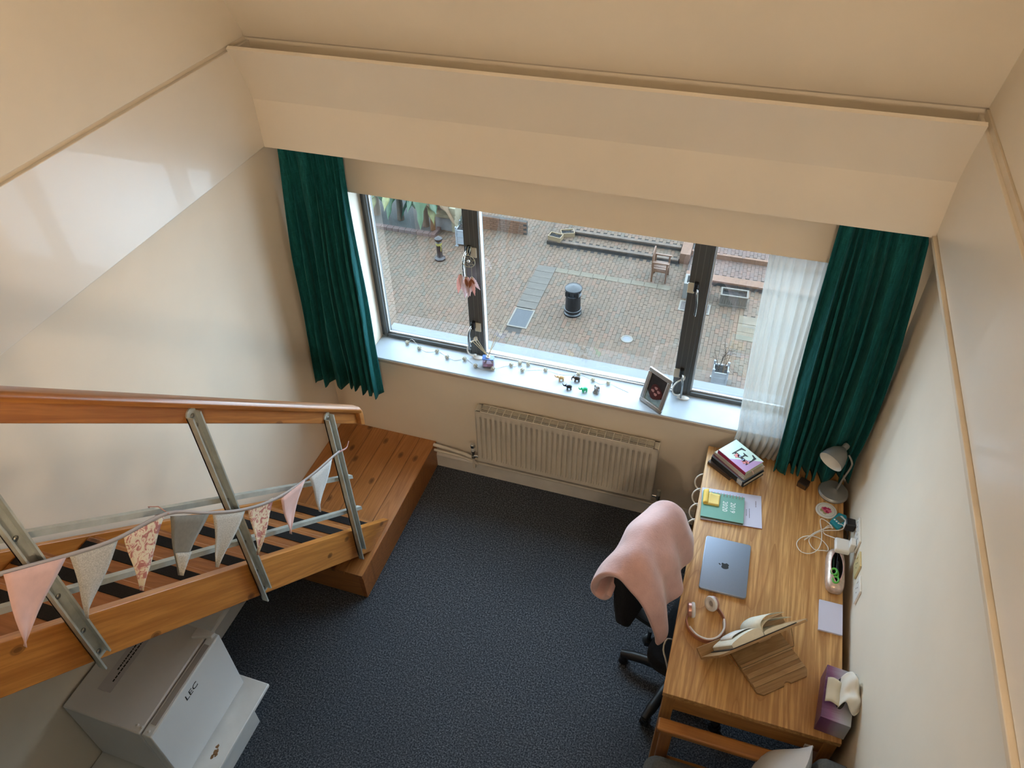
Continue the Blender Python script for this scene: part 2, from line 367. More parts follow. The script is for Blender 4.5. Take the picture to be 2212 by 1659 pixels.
LX, LY, LZ = .672, -1.075, .212
land = thing('stair_landing', (LX / 2, LY / 2, 0), 'low orange pine landing platform at the foot of the stairs by the window wall', 'platform')
MB().box(LX - .025, LX, LY, -.001, 0, LZ - .001).build('front_board', pine_z, land, bevel=.002)
MB().box(.001, LX - .025, LY, LY + .025, 0, LZ - .001).build('end_board', pine_x, land, bevel=.002)
pw = LX / 6
for i in range(6):
    MB().box(i * pw + .001, (i + 1) * pw - .0012, LY - .004, -.001, LZ - .024, LZ).build('plank', pine_pl, land, bevel=.0012)

ST = .945
def top_z(y): return LZ + ST * (-.672 - y)
st = thing('staircase', (.33, -1.8, LZ), 'orange pine open staircase with steel balusters climbing along the left wall', 'staircase')
sp = [(-.672, LZ), (-3.0, top_z(-3.0)), (-3.0, top_z(-3.0) - .225), (-.672 - .225 / ST, LZ)]
MB().prism(sp, 'x', .612, .648).build('stringer', pine, st, bevel=.003)
MB().prism(sp, 'x', .0215, .05).build('stringer', pine, st, bevel=.003)
for i in range(10):
    y, z = -.765 - .2225 * i, .290 + .2122 * i
    t = MB().box(.05, .612, y - .20, y, z - .028, z).build('tread', pine_x, st, bevel=.006)
    MB().box(.058, .598, y - .068, y - .022, z - .001, z + .0035).build('nosing_strip', grit, t, bevel=.001)
    MB().box(.05, .612, y - .218, y - .2, z - .006, z + .184).build('riser', pine_x, st)
RS = .954
def rail_z(y): return 1.213 + RS * (-.758 - y)         # top of the handrail
def run(prof, y0, y1, name, m, par, zf, bevel=0, angle=38):
    """sweep an (x, dz) outline along the stair slope from y0 to y1"""
    n = len(prof); vs = [(x, y0, zf(y0) + d) for x, d in prof] + [(x, y1, zf(y1) + d) for x, d in prof]
    fs = [tuple(range(n - 1, -1, -1)), tuple(range(n, 2 * n))] + [(i, (i + 1) % n, n + (i + 1) % n, n + i) for i in range(n)]
    return MB().add(vs, fs).build(name, m, par, bevel=bevel, angle=angle)
hr = run([(.622, -.125), (.656, -.125), (.656, -.02), (.622, -.02)], -.79, -3.3, 'handrail', pine_r, st, rail_z, .003)
capo = [(.597 + .042 * (1 - math.cos(t)), -.030 + .030 * math.sin(t)) for t in [PI * k / 10 for k in range(11)]] + [(.675, -.046), (.66, -.05), (.618, -.05), (.603, -.046)]
run(capo, -.772, -3.3, 'handrail_cap', pine_r, hr, rail_z, 0, 50)
endo = [(.603, -.13), (.675, -.13), (.675, -.03), (.66, -.006), (.618, -.006), (.603, -.03)]
run(endo, -.752, -.79, 'handrail_end', pine_r, hr, rail_z, .006)
for k, (y, zb) in enumerate(((-1.022, .36), (-1.718, 1.0), (-2.385, 1.63))):
    zt = rail_z(y) - .055; hw = .023; x0, x1 = .6565, .684
    arc = [(y + hw * math.cos(t), zt - hw + hw * math.sin(t)) for t in [PI * q / 8 for q in range(9)]]
    base = [(y - hw, zb)] + [(y + hw, zb)] + arc
    mbb = MB().prism(base, 'x', x0, x0 + .006)
    mbb.box(x0, x1, y - hw, y - hw + .006, zb - .03, zt - hw).box(x0, x1, y + hw - .006, y + hw, zb + .01, zt - hw)
    bo = mbb.build('baluster', steel, st)
    for z in (zt - .03, zt - .075, top_z(y) - .05, top_z(y) - .17, .951 + .93 * (-1.014 - y), .687 + .92 * (-1.0 - y)):
        MB().lathe([(.001, 0), (.0085, 0), (.0085, .004), (.005, .007), (.001, .007)], (x0 + .005, y, z), 10, M=Matrix.Rotation(PI/2, 4, 'Y')).build('bolt', boltm, bo)
for a, y0, ye, s_ in ((.951, -1.014, -.93, .93), (.687, -1.0, -.915, .92)):
    zf = lambda y, a=a, y0=y0, s_=s_: a + s_ * (y0 - y)
    run([(.632, .012), (.6555, .012), (.6555, -.013), (.6515, -.013), (.6515, .008), (.632, .008)], ye, -3.1, 'guard_rail', steel, st, zf)

# bunting
fab = lambda n, c, v: mat(n, c, .9, var=v, bmp=(400, .15), sheen=.2)
m, nt, b = nodes_of('toile_print_cotton')
nz = tnoise(nt, coords(nt), 34, 4, .62, 1.6)
nt.links.new(ramp(nt, nz, [(.40, (.40, .15, .13)), (.47, (.55, .27, .22)), (.50, (.68, .58, .42)), (1, (.70, .60, .45))]), b.inputs['Base Color']); b.inputs['Roughness'].default_value = .9
pinkf = fab('pale_pink_cotton', (.66, .42, .38), (30, .06)); greyf = fab('pebble_grey_cotton', (.42, .39, .34), (240, .28))
darkf = fab('taupe_grey_cotton', (.17, .155, .125), (60, .12)); lgreyf = fab('light_grey_cotton', (.47, .47, .46), (200, .15)); toile = MATS['toile_print_cotton']
tape = [(.688, -1.03, 1.172), (.70, -1.118, 1.221), (.70, -1.294, 1.285), (.70, -1.511, 1.394), (.70, -1.688, 1.531), (.70, -1.838, 1.688), (.695, -1.986, 1.861), (.70, -2.181, 1.976), (.70, -2.321, 2.083), (.70, -2.479, 2.217), (.70, -2.7, 2.40), (.695, -2.95, 2.62)]
bt = thing('bunting', (.70, -1.9, 1.2), 'fabric bunting of pink, grey and toile pennants tied along the stair rail', 'bunting')
sp_ = spline(tape, 6)
tb = MB()
tb.grid(lambda u, v: Vector(sp_[min(int(round(u * (len(sp_) - 1))), len(sp_) - 1)]) + Vector((0, -.002 * (1 - 2 * v), -.0065 + .013 * v)), len(sp_), 2)
tb.build('tape', mat('grey_bias_tape', (.40, .36, .35), .85), bt, solid=.003)
MB().tube(spline([(.688, -1.05, 1.183), (.690, -1.02, 1.166), (.689, -.98, 1.142), (.68, -.95, 1.125), (.676, -.925, 1.135)], 5), .0045, 6, flat=.4).build('tie', mat('dusty_pink_ribbon', (.50, .29, .28), .8), bt)
MB().tube([(.70, -1.986, 1.861), (.66, -1.98, 1.876), (.626, -1.988, 1.872), (.64, -1.99, 1.838), (.695, -1.986, 1.861)], .002, 6).build('tie', MATS['dusty_pink_ribbon'], bt)
FL = [('light grey pennant nearest the landing', lgreyf, (-1.296, 1.281), (-1.111, 1.214), (-1.294, 1.046)), ('pale pink pennant', pinkf, (-1.5, 1.376), (-1.331, 1.305), (-1.515, 1.163)),
      ('toile print pennant', toile, (-1.675, 1.51), (-1.528, 1.414), (-1.716, 1.278)), ('pebble grey pennant', greyf, (-1.832, 1.671), (-1.69, 1.527), (-1.91, 1.461)),
      ('dark taupe pennant with a folded tip', darkf, (-1.988, 1.852), (-1.849, 1.696), (-2.058, 1.62)), ('toile print pennant', toile, (-2.155, 1.954), (-2.006, 1.869), (-2.195, 1.729)),
      ('pebble grey pennant', greyf, (-2.314, 2.08), (-2.171, 1.968), (-2.374, 1.849)), ('large pale pink pennant', pinkf, (-2.475, 2.211), (-2.329, 2.086), (-2.542, 1.979)),
      ('toile print pennant', toile, (-2.64, 2.35), (-2.49, 2.226), (-2.71, 2.12))]
for k, (lb, fm_, a, b_, c) in enumerate(FL):
    A, B, C_ = Vector((.70, *a)), Vector((.70, *b_)), Vector((.703, *c))
    def pf(u, v, A=A, B=B, C_=C_, k=k):
        e = A.lerp(B, .5 + (u - .5) * (1 - v * .985)); mid = A.lerp(B, .5)
        return e + (C_ - mid) * v + Vector((.006 * math.sin(u * 5 + k) * v + .004 * math.sin(v * 6 + k * 2), 0, 0))
    o = MB().grid(pf, 9, 9).build('pennant', fm_, bt, solid=.0025); o['label'] = lb
    if k == 4:
        MB().grid(lambda u, v: pf(u, .62 + .37 * v) + Vector((.006, 0, 0)), 6, 6).build('pennant_lining', greyf, o, solid=.002)

# ================================================================== CURTAINS
m, nt, b = nodes_of('teal_slub_velvet')
sl = tnoise(nt, coords(nt, (60, 60, 5)), 3, 4, .6); hz = tnoise(nt, coords(nt, (8, 8, 90)), 2, 3, .6)
cl = ramp(nt, sl, [(.3, (.002, .048, .052)), (.55, (.006, .095, .098)), (.8, (.022, .16, .16))])
cl = mixc(nt, ramp(nt, hz, [(.5, 0.0), (.8, .45)]), cl, (.018, .15, .15))
nt.links.new(cl, b.inputs['Base Color']); b.inputs['Roughness'].default_value = .8; b.inputs['Sheen Weight'].default_value = .08; b.inputs['Specular IOR Level'].default_value = .15; b.inputs['Sheen Tint'].default_value = (.3, .8, .7, 1)
bump(nt, b, hz, .25, .002)
teal = MATS['teal_slub_velvet']
def pleats(u, seed):
    """uneven gathered folds: returns forward offset and sideways pull"""
    ph = 2 * PI * (7.5 * u + .35 * math.sin(7 * u + seed) + .2 * math.sin(19 * u + 2 * seed))
    return 1.15 - 2.3 * abs(math.sin(ph / 2)) ** .75 + .22 * math.sin(1.7 * ph + seed), .35 * math.sin(ph)
def curtain(name, label, xt0, xt1, xb0, xb1, zb, seed, flap=0, lean=.055, bulge=0, deep=.034):
    zt = 2.30
    def fn(u, v):
        e = v ** 1.1
        x = (xt0 + (xt1 - xt0) * u) * (1 - e) + (xb0 + (xb1 - xb0) * u) * e + bulge * u * math.sin(PI * min(1, v * 1.15)) ** .6
        a, s_ = pleats(u + .012 * math.sin(5 * v + seed + 9 * u), seed)
        amp = .014 + deep * min(1, max(0, v - .05) * 2.5)
        y = -.092 - lean * min(1, v * 1.3) + a * amp + .006 * math.sin(9 * v + 8 * u + seed)
        x += s_ * amp * .9
        z = zt + (zb - zt) * v + .012 * math.sin(11 * u + seed) * e
        if flap and u < .16: y -= flap * (1 - u / .16) * max(0, v - .6) * 2.5; 
        return Vector((min(max(x, .004), (W_LO - .006) if z < 2.17 else 2.992), min(y, -.035), z))
    return tag(MB().grid(fn, 150, 44).build(name, teal, solid=.003, angle=80), label, 'curtain')
curtain('curtain', 'dark teal curtain hanging at the stair side of the window', .065, .415, .012, .45, .715, 1.3)
curtain('curtain', 'dark teal curtain hanging behind the desk lamp down to the desk', 2.665, 2.978, 2.70, 3.05, .750, 4.1, .05, .020, .035, .026)
# sheer net curtain
m, nt, b = nodes_of('white_voile')
tr = nt.nodes.new('ShaderNodeBsdfTransparent'); tl = nt.nodes.new('ShaderNodeBsdfTranslucent'); dd = nt.nodes.new('ShaderNodeBsdfDiffuse')
tl.inputs[0].default_value = (.42, .41, .38, 1); dd.inputs[0].default_value = (.62, .59, .54, 1)
m1 = nt.nodes.new('ShaderNodeMixShader'); m1.inputs[0].default_value = .62; m2 = nt.nodes.new('ShaderNodeMixShader')
wv = tnoise(nt, coords(nt, (16, 16, 1)), 3, 2)
nt.links.new(ramp(nt, wv, [(.35, .76), (.7, .9)]), m2.inputs[0])
nt.links.new(tl.outputs[0], m1.inputs[1]); nt.links.new(dd.outputs[0], m1.inputs[2]); nt.links.new(tr.outputs[0], m2.inputs[1]); nt.links.new(m1.outputs[0], m2.inputs[2])
nt.links.new(m2.outputs[0], nt.nodes['Material Output'].inputs[0])
path = spline([(0, .085, 1.925), (.02, .082, 1.5), (.035, .07, 1.15), (.045, .03, .97), (.05, -.045, .885), (.04, -.062, .82), (.03, -.066, .752)], 8)
def sheer(u, v):
    k = v * (len(path) - 1); i = min(int(k), len(path) - 2); q = path[i].lerp(path[i + 1], k - i)
    wd = .285 - .03 * math.sin(PI * min(1, v * 1.2)) - .02 * v
    ph = 2 * PI * (9 * u + .4 * math.sin(6 * u) + .3 * math.sin(3 * v + 5 * u))
    amp = .006 + .012 * v * (1.0 if v < .8 else .6)
    return Vector((2.425 + q.x + wd * u + .005 * math.cos(ph), min(q.y + amp * math.sin(ph), .14) - (0.0), q.z))
tag(MB().grid(sheer, 110, 50).build('sheer_curtain', MATS['white_voile'], angle=80), 'white sheer voile curtain falling over the sill beside the teal one', 'curtain')

# ================================================================== RADIATOR
rad = mat('cream_radiator_enamel', (.66, .60, .50), .4)
RX0, RX1, RZ0, RZ1, RYF, RYB = 1.0, 2.089, .235, .667, -.102, -.034
rd = thing('radiator', (1.54, -.07, RZ0), 'cream panel radiator under the window sill', 'radiator')
n = 33; xs = [RX0, RX0 + .022]; dep = [0, 0]
p_ = (RX1 - RX0 - .044) / n
for i in range(n):
    x = RX0 + .022 + i * p_
    for t, d in ((.14, 0), (.22, 1), (.54, 1), (.62, 0)): xs.append(x + t * p_); dep.append(d)
xs += [RX1 - .022, RX1]; dep += [0, 0]
zs = [RZ0, RZ0 + .030, RZ0 + .046, RZ1 - .055, RZ1 - .040, RZ1]; zw = [0, 0, 1, 1, 0, 0]
vs = [(x, RYF + .012 * d * w_, z) for z, w_ in zip(zs, zw) for x, d in zip(xs, dep)]; nx = len(xs)
MB().add(vs, [(j * nx + i, j * nx + i + 1, (j + 1) * nx + i + 1, (j + 1) * nx + i) for j in range(5) for i in range(nx - 1)]).build('front_panel', rad, rd, angle=60)
MB().box(RX0, RX0 + .006, RYF, RYB, RZ0, RZ1 + .004).build('side_panel', rad, rd, bevel=.002); MB().box(RX1 - .006, RX1, RYF, RYB, RZ0, RZ1 + .004).build('side_panel', rad, rd, bevel=.002)
MB().box(RX0 + .006, RX1 - .006, RYB - .003, RYB, RZ0, RZ1).build('back_panel', rad, rd)
MB().box(RX0 + .02, RX1 - .02, RYF + .026, RYB - .006, RZ0 + .03, RZ1 - .03).build('convector_core', mat('dark_radiator_core', (.022, .018, .014), .9), rd)
g = MB(); gz0, gz1 = RZ1 - .002, RZ1 + .003
for k in range(6): y = RYF + .006 + k * .0112; g.box(RX0 + .006, RX1 - .006, y - .0013 - (.004 if k in (0,) else 0), y + .0013 + (.004 if k == 5 else 0), gz0, gz1)
for k in range(23):
    x = RX0 + .03 + k * (RX1 - RX0 - .06) / 22; g.box(x - .0022, x + .0022, RYF, RYB, gz0, gz1)
g.box(RX0 + .004, RX0 + .03, RYF, RYB, gz0, gz1).box(RX1 - .03, RX1 - .004, RYF, RYB, gz0, gz1); g.build('top_grille', rad, rd)
v = MB().lathe([(.001, 0), (.013, 0), (.013, .018), (.009, .02), (.009, .05), (.013, .052), (.013, .062)], (.955, -.066, .215), 14).build('valve', boltm, rd)
MB().lathe([(.012, 0), (.014, .004), (.014, .026), (.012, .034)], (.955, -.066, .277), 14).build('valve_stem', white_pl, v); MB().lathe([(.013, 0), (.0155, .002), (.0155, .024), (.011, .027), (.001, .027)], (.955, -.066, .309), 14).build('valve_cap', chrome, v)
MB().tube([(.955, -.066, .235), (1.003, -.066, .235)], .009, 10).build('valve_tail', chrome, v)
v = MB().lathe([(.001, 0), (.012, 0), (.012, .03), (.009, .034), (.001, .034)], (2.125, -.066, .222), 14).build('valve', boltm, rd)
MB().lathe([(.009, 0), (.012, .003), (.011, .045), (.001, .046)], (2.125, -.066, .256), 12).build('valve_cap', cream, v); MB().tube([(2.087, -.066, .245), (2.125, -.066, .245)], .008, 10).build('valve_tail', chrome, v)
pipem = mat('cream_painted_pipe', (.68, .62, .53), .4)
MB().tube(spline([(.674, -.045, .225), (.80, -.047, .216), (.90, -.052, .208), (.945, -.062, .206), (.955, -.066, .222)], 5), .0115, 10).build('pipe', pipem, rd)
MB().tube(spline([(.674, -.045, .178), (.85, -.047, .172), (.94, -.05, .16), (.97, -.045, .135), (1.03, -.032, .13), (2.0, -.032, .128), (2.11, -.045, .13), (2.125, -.06, .17), (2.125, -.066, .225)], 5), .009, 10).build('pipe', pipem, rd)
MB().tube([(.955, -.066, .215), (.955, -.066, .12), (.955, -.05, .115)], .009, 8).build('pipe', pipem, rd)
MB().tube([(2.125, -.066, .222), (2.125, -.066, .12)], .007, 8).build('pipe', pipem, rd)

# ================================================================== DESK
oak = wood('honey_oak', (.68, .405, .16), (.35, .16, .048), 'y', 7, .45, coat=.12, fine=1.25, contrast=1.15)
oak_x = wood('honey_oak_cross', (.50, .25, .08), (.32, .14, .04), 'x', 8, .45, coat=.12)
oak_z = wood('honey_oak_leg', (.50, .25, .08), (.32, .14, .04), 'z', 8, .45, coat=.12)
DZ = .74; DX0, DX1, DY0, DY1 = 2.346, 3.046, -1.516, -.055
dk = thing('desk', (2.7, -.8, 0), 'long honey oak desk standing against the wall under the window', 'desk')
MB().box(DX0, DX1, DY0, DY1, DZ - .028, DZ).build('desk_top', oak, dk, bevel=.002)
MB().box(DX0 + .055, DX1 - .055, DY0 + .012, DY0 + .034, DZ - .14, DZ - .028).build('apron', oak_x, dk)
MB().box(DX0 + .055, DX1 - .055, DY1 - .034, DY1 - .012, DZ - .14, DZ - .028).build('apron', oak_x, dk)
MB().box(DX0 + .012, DX0 + .034, DY0 + .06, DY1 - .06, DZ - .10, DZ - .028).build('apron', oak, dk)
MB().box(DX1 - .034, DX1 - .012, DY0 + .06, DY1 - .06, DZ - .45, DZ - .028).build('modesty_panel', oak, dk)
for x in (DX0 + .006, DX1 - .056):
    for y in (DY0 + .006, DY1 - .056): MB().box(x, x + .05, y, y + .05, 0, DZ - .028).build('leg', oak_z, dk, bevel=.003)
MB().box(2.93, 2.965, DY0 + .005, DY0 + .0118, DZ - .13, DZ - .10).build('paper_tag', mat('white_tag_paper', (.75, .75, .74), .7), dk)

# ================================================================== OFFICE CHAIR + BLANKET
fabk = mat('black_chair_fabric', (.010, .010, .012), .9, var=(80, .3), bmp=(300, .2))
oc = thing('office_chair', (2.42, -1.05, 0), 'black swivel office chair pushed against the desk', 'chair')
CF = Vector((.953, -.30, 0)).normalized(); CS = Vector((.30, .953, 0)).normalized(); CC = Vector((2.42, -1.05, 0))
MB().lathe([(.001, 0), (.045, 0), (.045, .03), (.03, .06), (.026, .10), (.026, .32), (.001, .32)], CC + Vector((0, 0, .07)), 16).build('gas_lift', black, oc)
for a in (174, 246, 318, 30, 102):
    t = math.radians(a); d = Vector((math.cos(t), math.sin(t), 0))
    arm = MB().tube(spline([CC + d * .03 + Vector((0, 0, .105)), CC + d * .15 + Vector((0, 0, .10)), CC + d * .25 + Vector((0, 0, .085)), CC + d * .30 + Vector((0, 0, .07))], 4), [.03] * 5 + [.026] * 4 + [.022] * 4, 10).build('base_arm', black, oc)
    e = CC + d * .285; s_ = Vector((-d.y, d.x, 0))
    for q in (-1, 1):
        c0 = e + s_ * (.014 * q); M = Matrix.Rotation(PI / 2, 4, s_.cross(Vector((0, 0, 1)))) 
        MB().lathe([(.001, -.009), (.022, -.009), (.026, -.005), (.026, .005), (.022, .009), (.001, .009)], c0 + Vector((0, 0, .0265)), 14, M=M).build('castor_wheel', black, arm)
    MB().lathe([(.02, 0), (.024, .01), (.022, .028), (.001, .034)], e + Vector((0, 0, .036)), 12).build('castor_hood', black, arm)
MS = frame(CC + Vector((.085, -.045, .40)), CF, CS)
st_ = []
MB(MS).rbox(-.22, .22, -.23, .23, .03, .10, .09, 6).build('seat', fabk, oc, bevel=.025)
MB(MS).box(-.18, .10, -.10, .10, -.01, .03).build('seat_pan', black, oc)
BM_ = frame(CC + CF * -.26 + Vector((0, 0, .52)), CS, Vector((CF.x * -.12, CF.y * -.12, 1)))   # x: along the back, y: up, z: outwards to the rear
MB(BM_).prism([(x, y) for x, y in [(-.17, 0), (.17, 0), (.205, .06), (.215, .2), (.2, .36), (.16, .46), (.08, .49), (-.08, .49), (-.16, .46), (-.2, .36), (-.215, .2), (-.205, .06)]], 'z', -.03, .03).build('backrest', fabk, oc, bevel=.018)
MB().tube(spline([CC + CF * -.10 + Vector((0, 0, .40)), CC + CF * -.24 + Vector((0, 0, .40)), CC + CF * -.30 + Vector((0, 0, .46)), CC + CF * -.295 + Vector((0, 0, .70))], 5), .02, 8, flat=1.6).build('back_bar', black, oc)
kn = CC + CF * -.17 + CS * -.05
MB().tube([kn + Vector((0, 0, .40)), kn + Vector((0, 0, .33))], .01, 8).lathe([(.012, 0), (.030, .004), (.030, .034), (.01, .04)], kn + Vector((0, 0, .29)), 6).build('tension_knob', black, oc)

fleece = mat('dusty_pink_fleece', (.56, .35, .33), .95, var=(9, .14), bmp=(110, .8), sheen=.4)
BO = CC + CF * -.275          # foot of the back's centre line
def blanket(u, v):
    s_ = .235 - .49 * u                      # far end to near end
    nr = u                                   # 1 at the near end
    nf = min(1, max(0, (u - .25) / .5)) ** 1.3
    prof = spline([(-.05, .87, 0), (-.075, .815, 0), (-.115, .815, 0), (-.118, .885, 0), (-.095, .955, 0), (-.05, 1.012, 0), (.01, 1.035, 0), (.07 + .01 * nf, .985, 0), (.115 + .03 * nf, .90, 0), (.135 + .05 * nf, .82 - .02 * nf, 0), (.143 + .06 * nf, .78 - .055 * nf, 0)], 5)
    k = v * (len(prof) - 1); i = min(int(k), len(prof) - 2); q = prof[i].lerp(prof[i + 1], k - i)
    side = max(0, v - .5) * 2; back = max(0, .5 - v) * 2
    wob = .014 * math.sin(9 * s_ * 4 + 2 * v) * side + .010 * math.sin(21 * s_ + 6 * v + 1) + .016 * math.sin(26 * s_ + 1.5) * side * nr
    droop = -.03 * (abs(u - .5) * 2) ** 3
    s2 = s_ - .02 * side * (u - .5)
    p = BO + CS * s2 + CF * (q.x + wob) + Vector((0, 0, q.y + droop + .008 * math.sin(17 * s_ + 3)))
    return p + Vector((mnoise.noise(p * 9) * .010, mnoise.noise(p * 9 + Vector((5, 0, 0))) * .008, mnoise.noise(p * 8 + Vector((0, 7, 0))) * .010))
tag(MB().grid(blanket, 44, 44).build('fleece_blanket', fleece, solid=.028, angle=80, sub=1), 'dusty pink fleece blanket draped over the office chair back', 'blanket')

# ================================================================== EASY CHAIR
greyup = mat('mid_grey_upholstery', (.10, .105, .105), .9, var=(120, .2), bmp=(350, .2))
armw = wood('varnished_beech', (.46, .20, .05), (.32, .12, .03), 'x', 8, .35, coat=.3)
armz = wood('varnished_beech_post', (.40, .165, .04), (.28, .10, .025), 'z', 8, .35, coat=.3)
ec = thing('easy_chair', (2.7, -1.85, 0), 'grey upholstered easy chair with beech arms at the near end of the desk', 'chair')
for y in (-1.605, -2.17):
    MB().box(2.352, 2.98, y, y + .058, .565, .597).build('armrest', armw, ec, bevel=.008)
    MB().box(2.37, 2.42, y + .008, y + .05, 0, .565).build('leg', armz, ec, bevel=.006); MB().box(2.90, 2.95, y + .008, y + .05, 0, .565).build('leg', armz, ec, bevel=.006)
    MB().box(2.42, 2.90, y + .014, y + .044, .22, .29).build('side_rail', armw, ec, bevel=.003)
MB().box(2.375, 2.41, -2.12, -1.597, .22, .29).build('front_rail', armz, ec, bevel=.003); MB().box(2.905, 2.94, -2.12, -1.597, .22, .29).build('back_rail', armz, ec, bevel=.003)
MB().rbox(2.33, 2.93, -2.10, -1.622, .29, .43, .06, 5).build('seat_cushion', greyup, ec, bevel=.035)
MB(frame((2.93, -1.86, .40), (0, 1, 0), (.22, 0, 1))).rbox(-.25, .25, 0, .42, -.065, .065, .05, 4).build('back_cushion', greyup, ec, bevel=.03)
def cushion(u, v):
    a, b_ = (u - .5) * 2, (v - .5) * 2
    return a, b_, (max(0, 1 - a * a) * max(0, 1 - b_ * b_)) ** .45
CM = frame((2.80, -1.745, .625), (.30, .95, .0), (.35, -.1, .93))
cu = MB(CM)
for sg in (-1, 1):
    cu.grid(lambda u, v, sg=sg: Vector(((u - .5) * .40 * (1 - .07 * abs(v - .5) * 2) , (v - .5) * .40, sg * .075 * cushion(u, v)[2] + .006 * math.sin(9 * u + 7 * v))), 15, 15)
tag(cu.build('cushion', mat('white_cotton_cushion', (.66, .67, .70), .85, bmp=(20, .2)), angle=80), 'plump white cushion resting on the grey easy chair', 'cushion')

# ================================================================== FRIDGE ON ITS BASE
frw = mat('white_fridge_enamel', (.80, .79, .80), .3, var=(3, .03)); frd = mat('white_fridge_door', (.84, .86, .88), .3, var=(3, .02))
bw = mat('white_melamine_board', (.80, .82, .82), .45)
pc = thing('fridge_stand', (.25, -2.1, 0), 'low white melamine box with a wide top board under the fridge', 'stand')
MB().box(.02, .468, -2.42, -1.882, 0, .283).build('box_body', bw, pc, bevel=.003)
MB().box(.004, .554, -2.46, -1.81, .283, .305).build('top_board', bw, pc, bevel=.004)
chip = MB(); rnd = random.Random(3)
for (cx, cy, r) in ((.49, -2.14, .012), (.497, -2.162, .016), (.492, -2.185, .011), (.505, -2.175, .009)):
    chip.prism([(cx + r * rnd.uniform(.5, 1.2) * math.cos(2 * PI * k / 9) * .7, cy + r * rnd.uniform(.6, 1.3) * math.sin(2 * PI * k / 9)) for k in range(9)], 'z', .3044, .30505)
chip.build('worn_patch', mat('brown_chipboard_wear', (.30, .16, .07), .9, var=(90, .4)), pc)
fr = thing('mini_fridge', (.23, -2.08, .305), 'small white table-top fridge under the stairs', 'fridge')
FX0, FX1, FXD, FY0, FY1, FZ0, FZ1 = .012, .392, .446, -2.322, -1.846, .318, .757
MB().box(FX0, FX1, FY0, FY1, FZ0, FZ1).build('body', frw, fr, bevel=.006)
MB().box(FX1, FX1 + .007, FY0 + .012, FY1 - .012, FZ0 + .01, FZ1 - .012).build('door_seal', mat('grey_rubber_seal', (.38, .36, .37), .6), fr)
dr = MB().box(FX1 + .007, FXD, FY0, FY1, FZ0 + .004, FZ1).build('door', frd, fr, bevel=.006)
MB().box(FX1 + .018, FXD - .012, FY0 + .05, FY1 - .06, FZ1 - .0005, FZ1 + .0015).build('grip_shade_strip', mat('painted_grip_shade', (.45, .42, .40), .35), dr)  # strip on the door top, coloured darker to stand for shade in the grip
MB().prism([(FX1 - .05, FY1 - .055), (FX1 + .035, FY1 - .028), (FX1 + .04, FY1 - .004), (FX1 - .05, FY1 - .004)], 'z', FZ1 + .0005, FZ1 + .018).build('hinge_cover', frw, fr, bevel=.003)
for q in ((FX1 - .03, FY0 + .03), (FX1 - .008, FY0 + .028), (FX1 + .03, FY0 + .022)): MB().lathe([(.006, 0), (.006, .002), (.003, .004), (.001, .004)], (q[0], q[1], FZ1), 10).build('screw_cap', white_pl, fr)
for x in (.05, .36):
    for y in (FY0 + .04, FY1 - .04): MB().lathe([(.001, 0), (.018, 0), (.018, .014), (.001, .014)], (x, y, .305), 10).build('foot', black, fr)
lm = mat('black_print_ink', (.01, .01, .012), .5)
text('brand_lettering', 'LEC', .046, frame((FXD + .0003, -2.083, .692), (0, 1, 0), (0, 0, 1)), lm, dr, .0006, xs=1.05)
sk = MB().box(.10, .165, -2.215, -1.95, FZ1 + .0003, FZ1 + .0008).build('notice_sticker', mat('pale_lilac_sticker', (.66, .64, .68), .5), fr)
ink = MB(); rnd = random.Random(5)
for row, (x, y0, y1) in enumerate(((.142, -2.17, -1.96), (.126, -2.12, -1.97))):
    y = y0
    while y < y1:
        l = rnd.uniform(.006, .016); ink.box(x - .003, x + .003, y, y + l, FZ1 + .0008, FZ1 + .0012); y += l + .003
tag(ink.build('printed_lines', lm, sk, smooth=False), kind='stuff')

# ================================================================== THINGS ON THE DESK
def Mz(o, ang): return Matrix.Translation(Vector(o)) @ Matrix.Rotation(math.radians(ang), 4, 'Z')
paper = mat('book_paper', (.62, .56, .44), .8, var=(40, .1))
def book(name, label, o, ang, L, Wd, T, cover, spine=None, board=.0022, pages=paper):
    """closed book: local x along the spine, y from spine to fore-edge, z up"""
    M = Mz(o, ang); t = thing(name, M @ Vector((L / 2, Wd / 2, 0)), label, 'book', 'books in the stack on the desk corner')
    MB(M).box(0, L, 0, Wd, 0, board).build('back_cover', cover, t); MB(M).box(0, L, 0, Wd, T - board, T).build('front_cover', cover, t)
    MB(M).box(0, L, -.0012, board, 0, T).build('spine', spine or cover, t)
    MB(M).box(.004, L - .004, board, Wd - .004, board, T - board).build('pages', pages, t)
    return t, M
A0 = -38.3
blackc = mat('black_book_cloth', (.012, .013, .016), .5); bluec = mat('slate_blue_cover', (.17, .22, .29), .45); maroonc = mat('dark_maroon_cover', (.15, .04, .075), .5)
taupec = mat('taupe_cover', (.42, .36, .28), .6); mintc = mat('mint_cover', (.60, .78, .70), .4, var=(5, .03)); crims = mat('crimson_spine', (.30, .012, .06), .45)
lav = mat('lavender_cover', (.47, .29, .52), .4, var=(5, .04)); brownc = mat('dark_brown_cover', (.07, .04, .025), .5)
book('hardback_book', 'brown hardback at the bottom of the stack, one end sticking out', (2.357, -.190, DZ), A0 + 4, .15, .11, .019, brownc)
t, M = book('hardback_book', 'thick black hardback with a white spine label, low in the stack', (2.371, -.178, DZ + .0195), A0, .229, .150, .029, blackc)
MB(M).box(.185, .218, -.0022, .012, -.0003, .0295).build('spine_label', mat('grey_white_label', (.50, .49, .46), .6, var=(160, .4)), t)
book('paperback_book', 'slate blue book on the black hardback', (2.373, -.178, DZ + .049), A0 + 1, .222, .148, .013, bluec)
